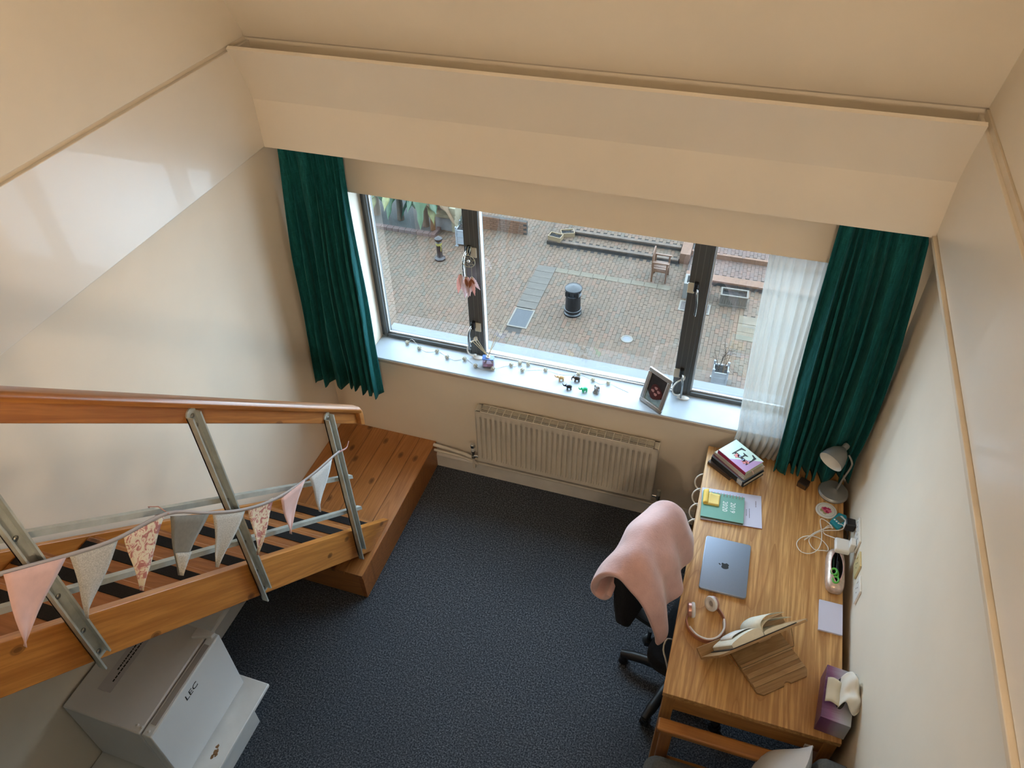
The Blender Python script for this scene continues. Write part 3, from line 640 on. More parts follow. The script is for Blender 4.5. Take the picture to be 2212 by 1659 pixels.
book('paperback_book', 'thin dark maroon book between the slate blue and taupe ones', (2.377, -.180, DZ + .0625), A0, .210, .145, .011, maroonc)
t, M = book('paperback_book', 'taupe paperback directly under the mint and lavender book', (2.380, -.181, DZ + .074), A0 - 1, .218, .142, .016, taupec)
MB(M).box(.176, .212, -.0022, .001, .0005, .0155).build('spine_label', MATS['grey_white_label'], t)
t, M = book('hardback_book', 'mint and lavender hardback with a black letter on top of the stack', (2.396, -.183, DZ + .0905), A0, .191, .131, .022, mintc, crims)
MB(M).prism([(.075, .0), (.191, .0), (.191, .128)], 'z', .022, .0223).build('cover_panel', lav, t)
ser = [(-.036, .05), (.036, .05), (.040, .022), (.034, .022), (.026, .040), (.008, .043), (-.010, .043), (-.010, .006), (.008, .006), (.014, .018), (.018, .018), (.018, -.014), (.014, -.014), (.008, -.002), (-.010, -.002), (-.010, -.043), (.010, -.043), (.030, -.038), (.040, -.018), (.045, -.020), (.040, -.05), (-.036, -.05), (-.036, -.045), (-.024, -.042), (-.024, .042), (-.036, .045)]
MB(M @ frame((.108, .074, .0226), (0, 1, 0), (-1, 0, 0))).prism(ser, 'z', 0, .0003).build('cover_letter', lm, t, smooth=False)
fl = mat('coral_flower_print', (.75, .22, .22), .5, var=(120, .4)); fb = mat('blue_petal_print', (.30, .42, .62), .5)
for (x, y, r, q) in ((.085, .048, .013, fl), (.093, .056, .009, fb), (.128, .052, .009, fb), (.138, .049, .013, fl), (.15, .056, .008, fl)):
    MB(M).prism([(x + r * (1 + .3 * math.cos(5 * a)) * math.cos(a), y + r * (1 + .3 * math.cos(5 * a)) * math.sin(a)) for a in [2 * PI * k / 25 for k in range(25)]], 'z', .0229, .0233).build('printed_flower', q, t)
MB(M).tube([(.187, .045, .010), (.200, .048, .004), (.208, .046, -.006)], .0035, 6, flat=.2).build('ribbon_marker', mat('pale_pink_satin', (.75, .55, .54), .4), t)

# stapled A4 document, ring-bound planner, sticky notes
M = Mz((2.372, -.575, DZ), 5.5)
t = thing('stapled_document', M @ Vector((.15, .1, 0)), 'stapled lilac-white printed document under the green planner', 'document')
lil = mat('lilac_white_paper', (.62, .64, .82), .6, var=(3, .02))
MB(M).box(0, .297, 0, .21, 0, .0025).build('back_sheet', maroonc, t); MB(M).box(.001, .296, .001, .209, .0025, .005).build('sheets', lil, t)
inkb = MB(M); rnd = random.Random(11)
for (x, y0, y1) in ((.236, .055, .115), (.222, .065, .10), (.268, .13, .17)):
    y = y0
    while y < y1: l = rnd.uniform(.003, .008); inkb.box(x - .0012, x + .0012, y, y + l, .005, .0053); y += l + .002
tag(inkb.build('printed_lines', lm, t, smooth=False), kind='stuff')
M = Mz((2.368, -.566, DZ + .0055), 3.2)
t = thing('planner', M @ Vector((.1, .09, 0)), 'sea-green ring-bound planner reading 2019 2020', 'planner')
sea = mat('sea_green_cover', (.155, .36, .29), .5, var=(4, .03))
MB(M).box(0, .208, 0, .168, 0, .0015).build('back_cover', sea, t); MB(M).box(.002, .206, .002, .166, .0015, .012).build('pages', mat('dark_page_edges', (.10, .11, .10), .8), t)
MB(M).box(0, .208, 0, .168, .012, .0137).build('front_cover', sea, t, bevel=.0005)
whitep = mat('white_print', (.82, .84, .84), .5)
text('cover_text', '2019', .034, M @ frame((.152, .088, .0139), (0, -1, 0), (1, 0, 0)), whitep, t, .0002)
text('cover_text', '2020', .034, M @ frame((.114, .088, .0139), (0, -1, 0), (1, 0, 0)), whitep, t, .0002)
copper = mat('rose_wire', (.62, .30, .32), .3, .6)
for k in range(13):
    x = .014 + k * .0152
    MB(M).tube([(x, .162 + .011 * math.cos(a), .0105 + .010 * math.sin(a)) for a in [2 * PI * j / 10 for j in range(10)]], .0011, 5, closed=True).build('wire_ring', copper, t)
M = Mz((2.372, -.488, DZ + .0197), 4)
t = thing('sticky_note_pad', M @ Vector((.04, .04, 0)), 'yellow sticky note pad with a curling sheet on the planner', 'notepad')
yel = mat('yellow_note_paper', (.80, .56, .12), .7, var=(4, .04)); yel2 = mat('pale_yellow_note', (.82, .64, .22), .7)
MB(M).box(0, .076, 0, .076, 0, .006).build('pad', yel, t)
MB(M).grid(lambda u, v: Vector((.022 + .054 * u + .004 * v, .002 + .07 * v, .0066 + .010 * (1 - u) ** 2 * v)), 8, 8).build('top_sheet', yel2, t, solid=.0004)
MB(M).grid(lambda u, v: Vector((-.004 + .026 * u, .004 + .085 * v, .0066 + .006 * math.sin(PI * u) + .012 * v * u)), 6, 8).build('loose_sheet', yel, t, solid=.0004)

# laptop
LM = Mz((2.4162, -.9788, DZ), .67)
t = thing('laptop', LM @ Vector((.106, .152, 0)), 'closed space-grey laptop with a dark fruit logo', 'laptop')
alum = mat('space_grey_aluminium', (.30, .34, .42), .32, .75, var=(300, .03))
MB(LM).rbox(.001, .211, .001, .303, .0012, .0085, .012).build('base', alum, t, bevel=.002); MB(LM).rbox(0, .212, 0, .304, .0095, .0155, .012).build('lid', alum, t, bevel=.0015)
MB(LM).box(.004, .208, .004, .300, .0084, .0096).build('gap', black, t)
ap = [(0, .36), (.12, .42), (.30, .43), (.43, .33), (.36, .20), (.345, .05), (.40, -.09), (.48, -.16), (.40, -.34), (.28, -.48), (.17, -.50), (.04, -.455), (-.04, -.455), (-.17, -.50), (-.29, -.47), (-.42, -.29), (-.49, -.05), (-.47, .18), (-.37, .35), (-.22, .43), (-.09, .41)]
lf = [(-.01, .50), (.02, .66), (.12, .78), (.24, .82), (.23, .68), (.13, .55)]
LG = LM @ frame((.103, .150, .0157), (0, 1, 0), (-1, 0, 0))
S_ = .036
lg = MB(LG).prism([(x * S_, y * S_) for x, y in spline([(x, y, 0) for x, y in ap], 3, True) for x, y in [(x, y)]] if False else [(q.x * S_, q.y * S_) for q in spline([(x, y, 0) for x, y in ap], 3, True)], 'z', 0, .0003).build('logo', black, t, smooth=False)
MB(LG).prism([(x * S_, y * S_) for x, y in lf], 'z', 0, .0003).build('logo_leaf', black, lg, smooth=False)

# headphones: band lies round on the desk, cups on edge
t = thing('headphones', (2.47, -1.14, DZ), 'rose gold and white on-ear headphones lying on the desk', 'headphones')
rose = mat('rose_gold', (.50, .27, .23), .3, .6); wht = mat('soft_white_cushion', (.68, .66, .65), .6)
band = [(2.396, -1.125), (2.388, -1.16), (2.402, -1.20), (2.44, -1.232), (2.49, -1.24), (2.532, -1.215), (2.554, -1.165), (2.548, -1.115), (2.525, -1.078), (2.50, -1.055)]
def strip(pts, z0, z1, w_, name, m):
    P = spline([(x, y, 0) for x, y in pts], 5); mb = MB(); N = len(P); vs = []
    for i, q in enumerate(P):
        d = (P[min(i + 1, N - 1)] - P[max(i - 1, 0)]).normalized(); nrm = Vector((-d.y, d.x, 0))
        for s_, z in ((-w_, z0), (w_, z0), (w_, z1), (-w_, z1)): vs.append(q + nrm * s_ + Vector((0, 0, z)))
    fs = [(4 * i + a, 4 * i + (a + 1) % 4, 4 * i + 4 + (a + 1) % 4, 4 * i + 4 + a) for i in range(N - 1) for a in range(4)] + [(0, 1, 2, 3), tuple(4 * N - 4 + a for a in (3, 2, 1, 0))]
    return mb.add(vs, fs).build(name, m, t, bevel=.0015)
strip(band, DZ + .002, DZ + .028, .003, 'headband', rose)
cen = Vector((2.475, -1.15, 0))
strip([(cen.x + (x - cen.x) * .955, cen.y + (y - cen.y) * .955) for x, y in band[2:8]], DZ + .0, DZ + .03, .004, 'headband_pad', wht)
for c, ax in (((2.401, -1.118, DZ + .033), (1, .16, .10)), ((2.486, -1.058, DZ + .034), (-.62, -.62, .35))):
    ax = Vector(ax).normalized(); M = ax.to_track_quat('Z', 'Y').to_matrix().to_4x4()
    e = MB().lathe([(.001, -.016), (.026, -.016), (.031, -.011), (.031, .002), (.001, .002)], c, 24, M=M).build('ear_cup', rose, t)
    MB().lathe([(.014, .002), (.033, .002), (.035, .008), (.032, .016), (.022, .018), (.014, .012), (.013, .006)], c, 24, M=M, cap=False).build('ear_cushion', wht, e)
    MB().lathe([(.001, .003), (.014, .003), (.014, .006), (.001, .006)], c, 20, M=M).build('speaker_cloth', mat('warm_grey_mesh', (.40, .36, .34), .8), e)

# bamboo book stand
d1 = Vector((.766, .643, 0)).normalized(); d2 = Vector((.643, -.766, 0)).normalized()
bam = wood('bamboo', (.42, .255, .115), (.28, .155, .06), 'x', 12, .5, coat=.1, piece=1, rot=(0, 0, math.radians(-40)))
bam2 = wood('pale_bamboo_slat', (.52, .335, .165), (.36, .21, .09), 'x', 12, .5, coat=.1, piece=1, rot=(0, 0, math.radians(-40)))
bl = Vector((2.725, -1.422, DZ)); SM = frame(bl - d2 * .235, d1, -d2)          # x: along, y: away from the camera end
t = thing('book_stand', bl + d1 * .127 - d2 * .12, 'bamboo folding book stand holding an open book on the desk', 'book stand')
ft = MB(SM).prism([(0, 0), (.255, 0), (.255, -.21), (.235, -.235), (.155, -.235), (.15, -.226), (.138, -.222), (.128, -.226), (.123, -.235), (.02, -.235), (0, -.215)], 'z', 0, .010).build('foot_board', bam, t, bevel=.002)
for k, y in enumerate((-.10, -.145, -.185)): MB(SM).box(.002, .253, y - .013, y + .009, .010, .0155).build('foot_slat', bam2, t, bevel=.001)
SB = frame(bl - d2 * .235 + d1 * .085 + Vector((0, 0, .012)), d1, d2 * .47 + Vector((0, 0, .883)))   # x: along, y: up the board, z: out of the rear face
SBC = SB
MB(SB).box(-.215, .215, 0, .062, -.005, .005).build('rest_board', bam, t, bevel=.001); MB(SB).box(-.215, .215, .064, .127, -.005, .005).build('rest_board', bam, t, bevel=.001)
MB(SB).prism([(-.215, .129), (.215, .129), (.215, .19), (.2, .205), (-.2, .205), (-.215, .19)], 'z', -.005, .005).build('rest_board', bam, t, bevel=.001)
MB(SB).box(-.215, .215, -.004, .006, -.045, .005).build('ledge', bam, t, bevel=.002)
MB(SB).box(-.03, .03, .02, .19, .005, .012).build('back_batten', bam, t, bevel=.001)
wire = mat('thin_brass_wire', (.40, .31, .18), .3, .9)
w0, w1 = SB @ Vector((.16, .14, .006)), SM @ Vector((.262, -.105, .016))
MB().tube([SB @ Vector((-.16, .14, .006)), SM @ Vector((-.012, -.105, .016)), SM @ Vector((.267, -.105, .016)), w0], .0014, 6).build('prop_wire', wire, t)
# open book resting on it, face away from the camera
ob = thing('open_book', SB @ Vector((0, .02, -.02)), 'thick open book propped on the bamboo stand, a page curling over', 'book')
cream_p = mat('cream_page', (.74, .70, .58), .75, var=(60, .05)); blk = blackc
MB(SB).box(-.165, .155, .008, .208, -.0085, -.006).build('cover', blk, ob)
def block(side, n=14):
    pr_ = []
    if side < 0: top = [(-.15, .013), (-.14, .020), (-.10, .031), (-.05, .038), (-.015, .036), (-.002, .020)]
    else: top = [(.002, .012), (.02, .017), (.07, .016), (.12, .010), (.148, .004)]
    pts = spline([(x, z, 0) for x, z in top], 4); return [(q.x, -.0086 - q.y) for q in pts]
def slab(poly, y0, y1, name, m, par):
    base = [(poly[-1][0], -.0086), (poly[0][0], -.0086)]
    pl = poly + base; n = len(pl); vs = [(x, y0, z) for x, z in pl] + [(x, y1, z) for x, z in pl]
    return MB(SB).add(vs, [tuple(range(n - 1, -1, -1)), tuple(range(n, 2 * n))] + [(i, (i + 1) % n, n + (i + 1) % n, n + i) for i in range(n)]).build(name, m, par, angle=30)
slab(block(-1), .010, .205, 'page_block', cream_p, ob); slab(block(1), .010, .205, 'page_block', cream_p, ob)
cp = spline([(.0, -.030, 0), (.004, -.055, 0), (.03, -.072, 0), (.075, -.076, 0), (.125, -.062, 0)], 5)
MB(SB).grid(lambda u, v: Vector((cp[int(round(u * (len(cp) - 1)))].x, .012 + .192 * v, cp[int(round(u * (len(cp) - 1)))].y)), len(cp), 3).build('curling_page', cream_p, ob, solid=.0006)
cp2 = spline([(.002, -.026, 0), (.012, -.045, 0), (.05, -.058, 0), (.10, -.050, 0), (.145, -.034, 0)], 5)
MB(SB).grid(lambda u, v: Vector((cp2[int(round(u * (len(cp2) - 1)))].x, .012 + .192 * v, cp2[int(round(u * (len(cp2) - 1)))].y)), len(cp2), 3).build('curling_page', cream_p, ob, solid=.0006)
wr_ = spline([(-.002, -.036, 0), (-.03, -.052, 0), (-.09, -.050, 0), (-.112, -.042, 0), (-.110, -.032, 0), (-.09, -.036, 0)], 5)
MB(SB).grid(lambda u, v: Vector((wr_[int(round(u * (len(wr_) - 1)))].x, .03 + .12 * v, wr_[int(round(u * (len(wr_) - 1)))].y)), len(wr_), 3).build('folded_sheet', mat('white_page', (.80, .79, .75), .7), ob, solid=.0006)

# notepad by the wall
t = thing('memo_pad', (2.995, -.955, DZ), 'small blank lilac-white memo pad at the wall edge of the desk', 'notepad')
MB().box(2.943, 3.043, -1.033, -.877, DZ, DZ + .002).build('backing', mat('grey_board', (.45, .43, .46), .8), t); MB().box(2.943, 3.043, -1.033, -.877, DZ + .002, DZ + .010).build('sheets', lil, t)

# tissue box
TM = Mz((2.928, -1.487, DZ), -5.2) @ Matrix.Translation((.012, .002, 0))
m, nt, b = nodes_of('purple_to_grey_print')
tc = nt.nodes.new('ShaderNodeTexCoord'); sx = nt.nodes.new('ShaderNodeSeparateXYZ'); nt.links.new(tc.outputs['Object'], sx.inputs[0])
mr = nt.nodes.new('ShaderNodeMapRange'); mr.inputs[1].default_value = -.06; mr.inputs[2].default_value = .06; nt.links.new(sx.outputs[0], mr.inputs[0])
stv = tnoise(nt, coords(nt, (4, 120, 4)), 1.5, 3)
ad = nt.nodes.new('ShaderNodeMath'); ad.operation = 'MULTIPLY_ADD'; ad.inputs[1].default_value = .35; nt.links.new(stv, ad.inputs[0]); nt.links.new(mr.outputs[0], ad.inputs[2])
nt.links.new(ramp(nt, ad.outputs[0], [(.12, (.10, .03, .09)), (.45, (.24, .10, .22)), (.75, (.40, .36, .48)), (1, (.42, .46, .50))]), b.inputs['Base Color']); b.inputs['Roughness'].default_value = .35
t = thing('tissue_box', TM @ Vector((.056, .115, 0)), 'purple and grey tissue box with a tissue pulled out', 'tissue box')
MB(TM).box(0, .112, 0, .232, 0, .11).build('box', MATS['purple_to_grey_print'], t, bevel=.0015)
MB(TM).lathe([(.001, .1101), (.03, .1101), (.03, .1106), (.001, .1106)], (.062, .125, 0), 24, sx=.75, sy=2.3).build('opening', mat('dark_slot', (.05, .045, .04), .8), t)
tis = mat('white_tissue', (.80, .77, .70), .85); tis2 = mat('cream_tissue', (.66, .60, .47), .85)
def crump(u, v, s_): return .012 * math.sin(7 * u + 3 * v + s_) + .010 * math.sin(11 * v - 5 * u + 2 * s_)
MB(TM).grid(lambda u, v: Vector((.006 + .054 * u, .062 + .105 * v + .003 * math.sin(5 * u), .122 + .008 * math.sin(PI * u) + .002 * math.sin(9 * v))), 8, 10).build('tissue_flap', tis2, t, solid=.002)
MB(TM).grid(lambda u, v: Vector((.055 + .088 * u * (.8 + .25 * math.sin(PI * v)), .055 + (.135 + .02 * u) * v + .012 * math.sin(6 * u), .118 + .055 * math.sin(PI * min(1, u * 1.15)) * (1 - .45 * abs(v - .5)) + crump(u, v, 1) * min(1, 3 * u))), 22, 22).build('tissue', tis, t, solid=.0012, angle=50)

# pencil case, scissors and pens
t = thing('pencil_case', (3.005, -.715, DZ), 'pale pink metallic pencil case lying open by the sockets', 'pencil case')
pcm = mat('champagne_leatherette', (.60, .46, .38), .35, .35, var=(60, .18), bmp=(120, .2)); lin = mat('black_lining', (.01, .008, .008), .9)
def ring(fx, z, n=28): return [Vector((*fx(2 * PI * k / n), z)) for k in range(n)]
def sq(hx, hy, e=4.0, cx=3.004, cy=-.715): return lambda a: (cx + hx * abs(math.cos(a)) ** (2 / e) * (1 if math.cos(a) > 0 else -1), cy + hy * abs(math.sin(a)) ** (2 / e) * (1 if math.sin(a) > 0 else -1))
lens = lambda s_=1: (lambda a: (3.006 + .026 * s_ * math.cos(a) * (1 - .5 * abs(math.sin(a)) ** 3), -.705 + .090 * s_ * math.sin(a)))
rings = [ring(sq(.036, .108), DZ), ring(sq(.042, .115), DZ + .012), ring(sq(.041, .115), DZ + .035), ring(sq(.035, .110), DZ + .050), ring(lens(1.08), DZ + .056), ring(lens(1.0), DZ + .053)]
def loft(rs, name, m, par, cap=False):
    n = len(rs[0]); mb = MB(); mb.add([p for r in rs for p in r], [(i * n + k, i * n + (k + 1) % n, (i + 1) * n + (k + 1) % n, (i + 1) * n + k) for i in range(len(rs) - 1) for k in range(n)] + ([tuple(range(n))] if cap else [])); return mb.build(name, m, par, angle=60)
loft(rings, 'case_body', pcm, t, True); loft([ring(lens(1.0), DZ + .053), ring(lens(.95), DZ + .012), ring(lens(.02), DZ + .010)], 'lining', lin, t)
MB().tube([q + Vector((0, 0, .001)) for q in ring(lens(1.06), DZ + .056)], .0022, 6, closed=True).build('zip', mat('pink_zip_tape', (.55, .33, .31), .6), t)
sc = thing('scissors', (3.0, -.72, DZ + .03), 'green-handled scissors lying in the open pencil case', 'scissors')
grn = mat('bright_green_plastic', (.10, .42, .06), .35)
for c, a0 in (((2.992, -.742, DZ + .057), .3), ((3.0, -.785, DZ + .056), .1)):
    MB().tube([Vector(c) + Vector((.012 * math.cos(q), .017 * math.sin(q), .004 * math.cos(q))) for q in [2 * PI * k / 16 for k in range(16)]], .0048, 8, closed=True).build('handle_loop', grn, sc)
MB().tube(spline([(2.99, -.726, DZ + .056), (3.004, -.728, DZ + .055), (3.01, -.75, DZ + .055), (3.008, -.768, DZ + .056)], 4), .005, 8).build('handle_shank', grn, sc)
MB().tube([(3.003, -.728, DZ + .055), (3.006, -.68, DZ + .05), (3.009, -.618, DZ + .058)], [.006, .005, .001], 6, flat=.3).build('blade', mat('grey_violet_steel', (.45, .42, .46), .25, .8), sc)
for nm, lb, x, y0, y1, q in (('pen', 'dark green pen lying in the pencil case beside the scissors', 2.995, -.705, -.635, mat('dark_green_pen', (.03, .08, .06), .4)), ('pen', 'black pen at the wall side inside the pencil case', 3.016, -.76, -.65, black)):
    o = thing(nm, (x, (y0 + y1) / 2, DZ + .02), lb, 'pen', 'pens in the pencil case')
    MB().tube([(x, y0, DZ + .032), (x, y1 - .012, DZ + .032)], .0042, 8).build('barrel', q, o); MB().tube([(x, y1 - .012, DZ + .032), (x, y1, DZ + .032)], [.0042, .001], 8).build('tip', boltm, o)

# coaster, timer
t = thing('coaster', (2.962, -.338, DZ), 'round white ceramic coaster painted with a rose', 'coaster')
cer = mat('white_glazed_ceramic', (.66, .66, .61), .2)
MB().lathe([(.001, 0), (.047, 0), (.051, .003), (.051, .006), (.049, .008), (.001, .008)], (2.962, -.338, DZ), 36).build('disc', cer, t)
MB().lathe([(.0405, .0081), (.042, .0081), (.042, .0084), (.0405, .0084)], (2.962, -.338, DZ), 36, cap=False).build('painted_ring', mat('grey_blue_glaze', (.22, .26, .30), .3), t)
pet = [mat('crimson_petal', (.42, .03, .10), .4), mat('rose_petal', (.62, .14, .22), .4), mat('olive_leaf', (.35, .33, .16), .5)]
rnd = random.Random(2)
for k, (dx, dy, r, q) in enumerate(((-.020, -.006, .010, 2), (-.006, -.019, .010, 2), (-.016, .008, .008, 1), (.0, .0, .018, 1), (.010, .006, .011, 0), (-.006, .008, .010, 0), (.006, -.010, .010, 0), (.016, -.004, .009, 1), (.003, .002, .006, 1))):
    MB().prism([(2.962 + dx + r * (1 + .15 * math.cos(5 * a + k)) * math.cos(a), -.338 + dy + r * (1 + .15 * math.cos(5 * a + k)) * math.sin(a)) for a in [2 * PI * j / 18 for j in range(18)]], 'z', DZ + .0082, DZ + .0086 + .0002 * k).build('painted_petal', pet[q], t)
t = thing('kitchen_timer', (3.02, -.40, DZ), 'turquoise digital timer with a grey display beside the coaster', 'timer')
turq = mat('turquoise_plastic', (.02, .27, .36), .35)
pl = [(3.018, -.345), (3.055, -.352), (3.062, -.392), (3.018, -.450), (2.978, -.412)]
MB().prism(pl, 'z', DZ, DZ + .020).build('case', turq, t, bevel=.004)
def sub(poly, k, c): return [(c[0] + (x - c[0]) * k, c[1] + (y - c[1]) * k) for x, y in poly]
UX = Vector((.040, -.037, 0)).normalized(); UY = Vector((.62, .78, 0)).normalized(); TMr = frame((3.023, -.392, DZ + .020), (.72, -.69, 0), (.69, .72, 0))
MB(TMr).box(-.018, .018, -.012, .014, 0, .0008).build('display', mat('lcd_grey_green', (.15, .16, .12), .25), t)
MB(TMr).prism([(-.016, .018), (.018, .018), (.012, .026), (-.012, .028)], 'z', 0, .0008).build('white_panel', white_pl, t)
for k in (-1, 0, 1): MB(TMr).lathe([(.0045, 0), (.0045, .001), (.002, .002), (.001, .002)], (k * .013, -.021, 0), 12).build('button', white_pl, t)

# wall sockets, charger and plug
def socket(y0, y1, z0, z1, q, label, gangs):
    t = thing('wall_socket', (W_LO, (y0 + y1) / 2, z0), label, 'socket')
    MB().box(W_LO - .009, W_LO, y0, y1, z0, z1).build('face_plate', q, t, bevel=.002)
    for g in range(gangs):
        c = y0 + (y1 - y0) * (g + .5) / gangs; zc = (z0 + z1) / 2
        for dy, dz in ((0, .016), (-.011, -.006), (.011, -.006)): MB().box(W_LO - .0096, W_LO - .0085, c + dy - .002, c + dy + .002, zc + dz - .0035, zc + dz + .0035).build('pin_hole', black, t)
        MB().box(W_LO - .012, W_LO - .008, c + .022, c + .031, zc + .012, zc + .03).build('switch', q, t, bevel=.001)
ylw = mat('aged_cream_plastic', (.66, .56, .30), .4)
socket(-.632, -.488, .825, .915, white_pl, 'white double wall socket with the charger plugged in', 2)
socket(-.772, -.688, .815, .915, ylw, 'yellowed single wall socket above the pencil case', 1)
socket(-.905, -.820, .812, .912, white_pl, 'white single wall socket nearest the memo pad', 1)
t = thing('laptop_charger', (3.02, -.6, .80), 'white laptop power adapter with a coiled white cable', 'charger')
MB().box(2.985, 3.052, -.648, -.572, .812, .842).build('adapter', mat('glossy_white_plastic', (.76, .75, .73), .2), t, bevel=.008)
MB().box(3.045, 3.0695, -.628, -.585, .815, .875).build('mains_plug', MATS['glossy_white_plastic'], t, bevel=.004)
cab = white_pl
pa = [(2.995, -.572, .827), (2.975, -.545, .80), (2.958, -.492, .747), (2.951, -.469, .745), (2.969, -.438, .745), (2.997, -.421, .745), (3.03, -.421, .763), (3.041, -.441, .765), (3.019, -.462, .763), (2.954, -.474, .749), (2.915, -.501, .745), (2.888, -.543, .745), (2.895, -.577, .745), (2.918, -.600, .745), (2.955, -.596, .749), (2.975, -.588, .745), (2.972, -.562, .745), (2.94, -.527, .745), (2.897, -.523, .747), (2.857, -.54, .745), (2.834, -.576, .745), (2.835, -.604, .745), (2.855, -.631, .745), (2.891, -.631, .745), (2.924, -.605, .749), (2.941, -.559, .749), (2.944, -.496, .749), (2.936, -.418, .745), (2.943, -.398, .745), (2.975, -.419, .749), (2.993, -.45, .753), (2.976, -.448, .753), (2.915, -.497, .751), (2.884, -.537, .749)]
MB().tube(spline(pa, 5), .0021, 6).build('cable', cab, t)
MB().tube([(2.886, -.534, .749), (2.866, -.556, .746)], .0042, 8, flat=.6).build('connector', white_pl, t)
t = thing('mains_plug', (3.055, -.485, .80), 'black mains plug in the socket behind the timer', 'plug')
MB().box(3.025, 3.0695, -.512, -.465, .825, .872).build('plug_body', black, t, bevel=.006); MB().box(3.0242, 3.0252, -.503, -.474, .832, .865).build('plug_label', white_pl, t)
MB().tube(spline([(3.03, -.49, .83), (3.055, -.50, .78), (3.0635, -.50, .70), (3.0635, -.50, .5)], 4), .003, 6).build('flex', black, t)

# desk lamp
t = thing('desk_lamp', (2.99, -.205, DZ), 'silver-grey desk lamp with a white-lined shade in front of the curtain', 'lamp')
slv = mat('silver_grey_lacquer', (.33, .34, .34), .38, .5); wi = mat('white_shade_lining', (.72, .70, .66), .45)
MB().lathe([(.001, 0), (.072, 0), (.074, .004), (.074, .010), (.071, .013), (.072, .016), (.068, .021), (.03, .024), (.012, .030), (.006, .034), (.001, .034)], (2.992, -.206, DZ), 36).build('base', slv, t)
MB().tube(spline([(3.004, -.205, DZ + .028), (3.012, -.207, .85), (3.024, -.215, .955), (3.021, -.208, .985), (3.0, -.195, 1.015)], 6), .0052, 10).build('stem', slv, t)
axd = Vector((-.53, -.78, -.33)).normalized(); M = axd.to_track_quat('Z', 'Y').to_matrix().to_4x4(); c0 = Vector((2.974, -.178, 1.045))
sh = MB().lathe([(.018, .012), (.027, .02), (.042, .038), (.055, .068), (.0605, .10), (.0615, .108)], c0, 32, M=M, cap=False).build('shade', slv, t, solid=.0)
MB().lathe([(.0605, .108), (.059, .10), (.0535, .068), (.040, .038), (.022, .022), (.001, .02)], c0, 32, M=M, cap=False).build('shade_lining', wi, sh)
MB().lathe([(.001, -.018), (.014, -.018), (.016, -.012), (.016, .010), (.018, .012), (.001, .013)], c0, 20, M=M).build('lamp_holder', slv, t)
MB().ball(c0 + axd * .062, .019, 12).build('bulb', mat('frosted_bulb', (.80, .77, .70), .35), t)
# little wooden speaker under the curtain hem
t = thing('small_speaker', (2.835, -.2, DZ), 'small dark wooden box tucked under the curtain hem on the desk', 'box')
M = Mz((2.812, -.212, DZ), -25)
MB(M).box(0, .05, 0, .045, 0, .036).build('case', mat('black_brown_lacquer', (.02, .014, .01), .5), t, bevel=.003); MB(M).box(.004, .046, -.0012, .001, .004, .030).build('front_panel', mat('dark_walnut', (.10, .055, .025), .5), t)
# white flex hanging off the desk edge
t = thing('white_cable', (2.33, -.4, .5), 'white cable looping along the window end of the desk edge', 'cable')
loops = [(2.345 + .030 * math.cos(a) - .002, -.20 - .105 * a / (2 * PI), .655 + .035 * math.sin(a)) for a in [2 * PI * k / 10 for k in range(41)]]
MB().tube(spline([(2.36, -.13, .55), (2.37, -.17, .64)] + loops + [(2.37, -.68, .60), (2.40, -.9, .56), (2.37, -1.16, .60), (2.325, -1.21, .64), (2.318, -1.25, .61), (2.345, -1.28, .55), (2.40, -1.3, .3), (2.42, -1.32, .02)], 3), .004, 8).build('flex', white_pl, t)

# ================================================================== THINGS ON THE SILL
def elephant(name, label, o, ang, L, q, trunk='up', sit=False, ears=1.0):
    """one continuous carved figure: body, head, ears, trunk, four legs, tail fused by a voxel remesh. faces local +x"""
    M = Mz(o, ang) @ Matrix.Scale(L, 4); mb = MB(M)
    if sit:
        mb.ball((-.05, 0, .30), .30, 10, sx=.95, sz=1.05).ball((.05, 0, .70), .22, 10); hx, hz = .12, .74
        for s_ in (-1, 1):
            mb.tube([(.05, s_ * .2, .16), (.38, s_ * .26, .10)], [.13, .10], 8).tube([(.08, s_ * .2, .5), (.3, s_ * .16, .26)], [.09, .07], 8)
    else:
        mb.ball((-.08, 0, .46), .27, 10, sx=1.35, sz=.95); hx, hz = .34, .62; mb.ball((hx, 0, hz), .18, 10)
        for x in (-.30, .14):
            for s_ in (-1, 1): mb.tube([(x, s_ * .15, .42), (x + (.03 if x > 0 else 0), s_ * .15, 0.0)], [.11, .09], 8)
        mb.tube([(-.42, 0, .5), (-.5, 0, .28)], .025, 6)
    for s_ in (-1, 1): mb.ball((hx - .08, s_ * .19 * (1.1 if sit else 1), hz + .02), .16 * ears, 8, sx=.35, sy=.8, sz=1.0)
    if trunk == 'up': mb.tube(spline([(hx + .1, 0, hz - .02), (hx + .26, 0, hz - .02), (hx + .38, 0, hz + .16), (hx + .42, 0, hz + .34)], 5), [.10] * 5 + [.075] * 5 + [.055] * 6, 8)
    else: mb.tube(spline([(hx + .1, 0, hz - .04), (hx + .22, 0, hz - .2), (hx + .24, 0, hz - .42), (hx + .2, 0, hz - .56)], 5), [.10] * 5 + [.07] * 5 + [.05] * 6, 8)
    o_ = mb.build(name, q)
    r = o_.modifiers.new('fuse', 'REMESH'); r.mode = 'VOXEL'; r.voxel_size = L * .035; r.use_smooth_shade = True
    return tag(o_, label, 'figurine', 'elephant figurines on the window sill')
elephant('elephant_figurine', 'tan wooden elephant figurine with its trunk out to the side', (1.468, .09, SZ), 200, .046, mat('tan_carved_wood', (.62, .42, .20), .5), 'up')
elephant('elephant_figurine', 'dark brown elephant figurine with its trunk hanging down', (1.556, .110, SZ), 192, .048, mat('dark_brown_wood', (.035, .018, .010), .4), 'down')
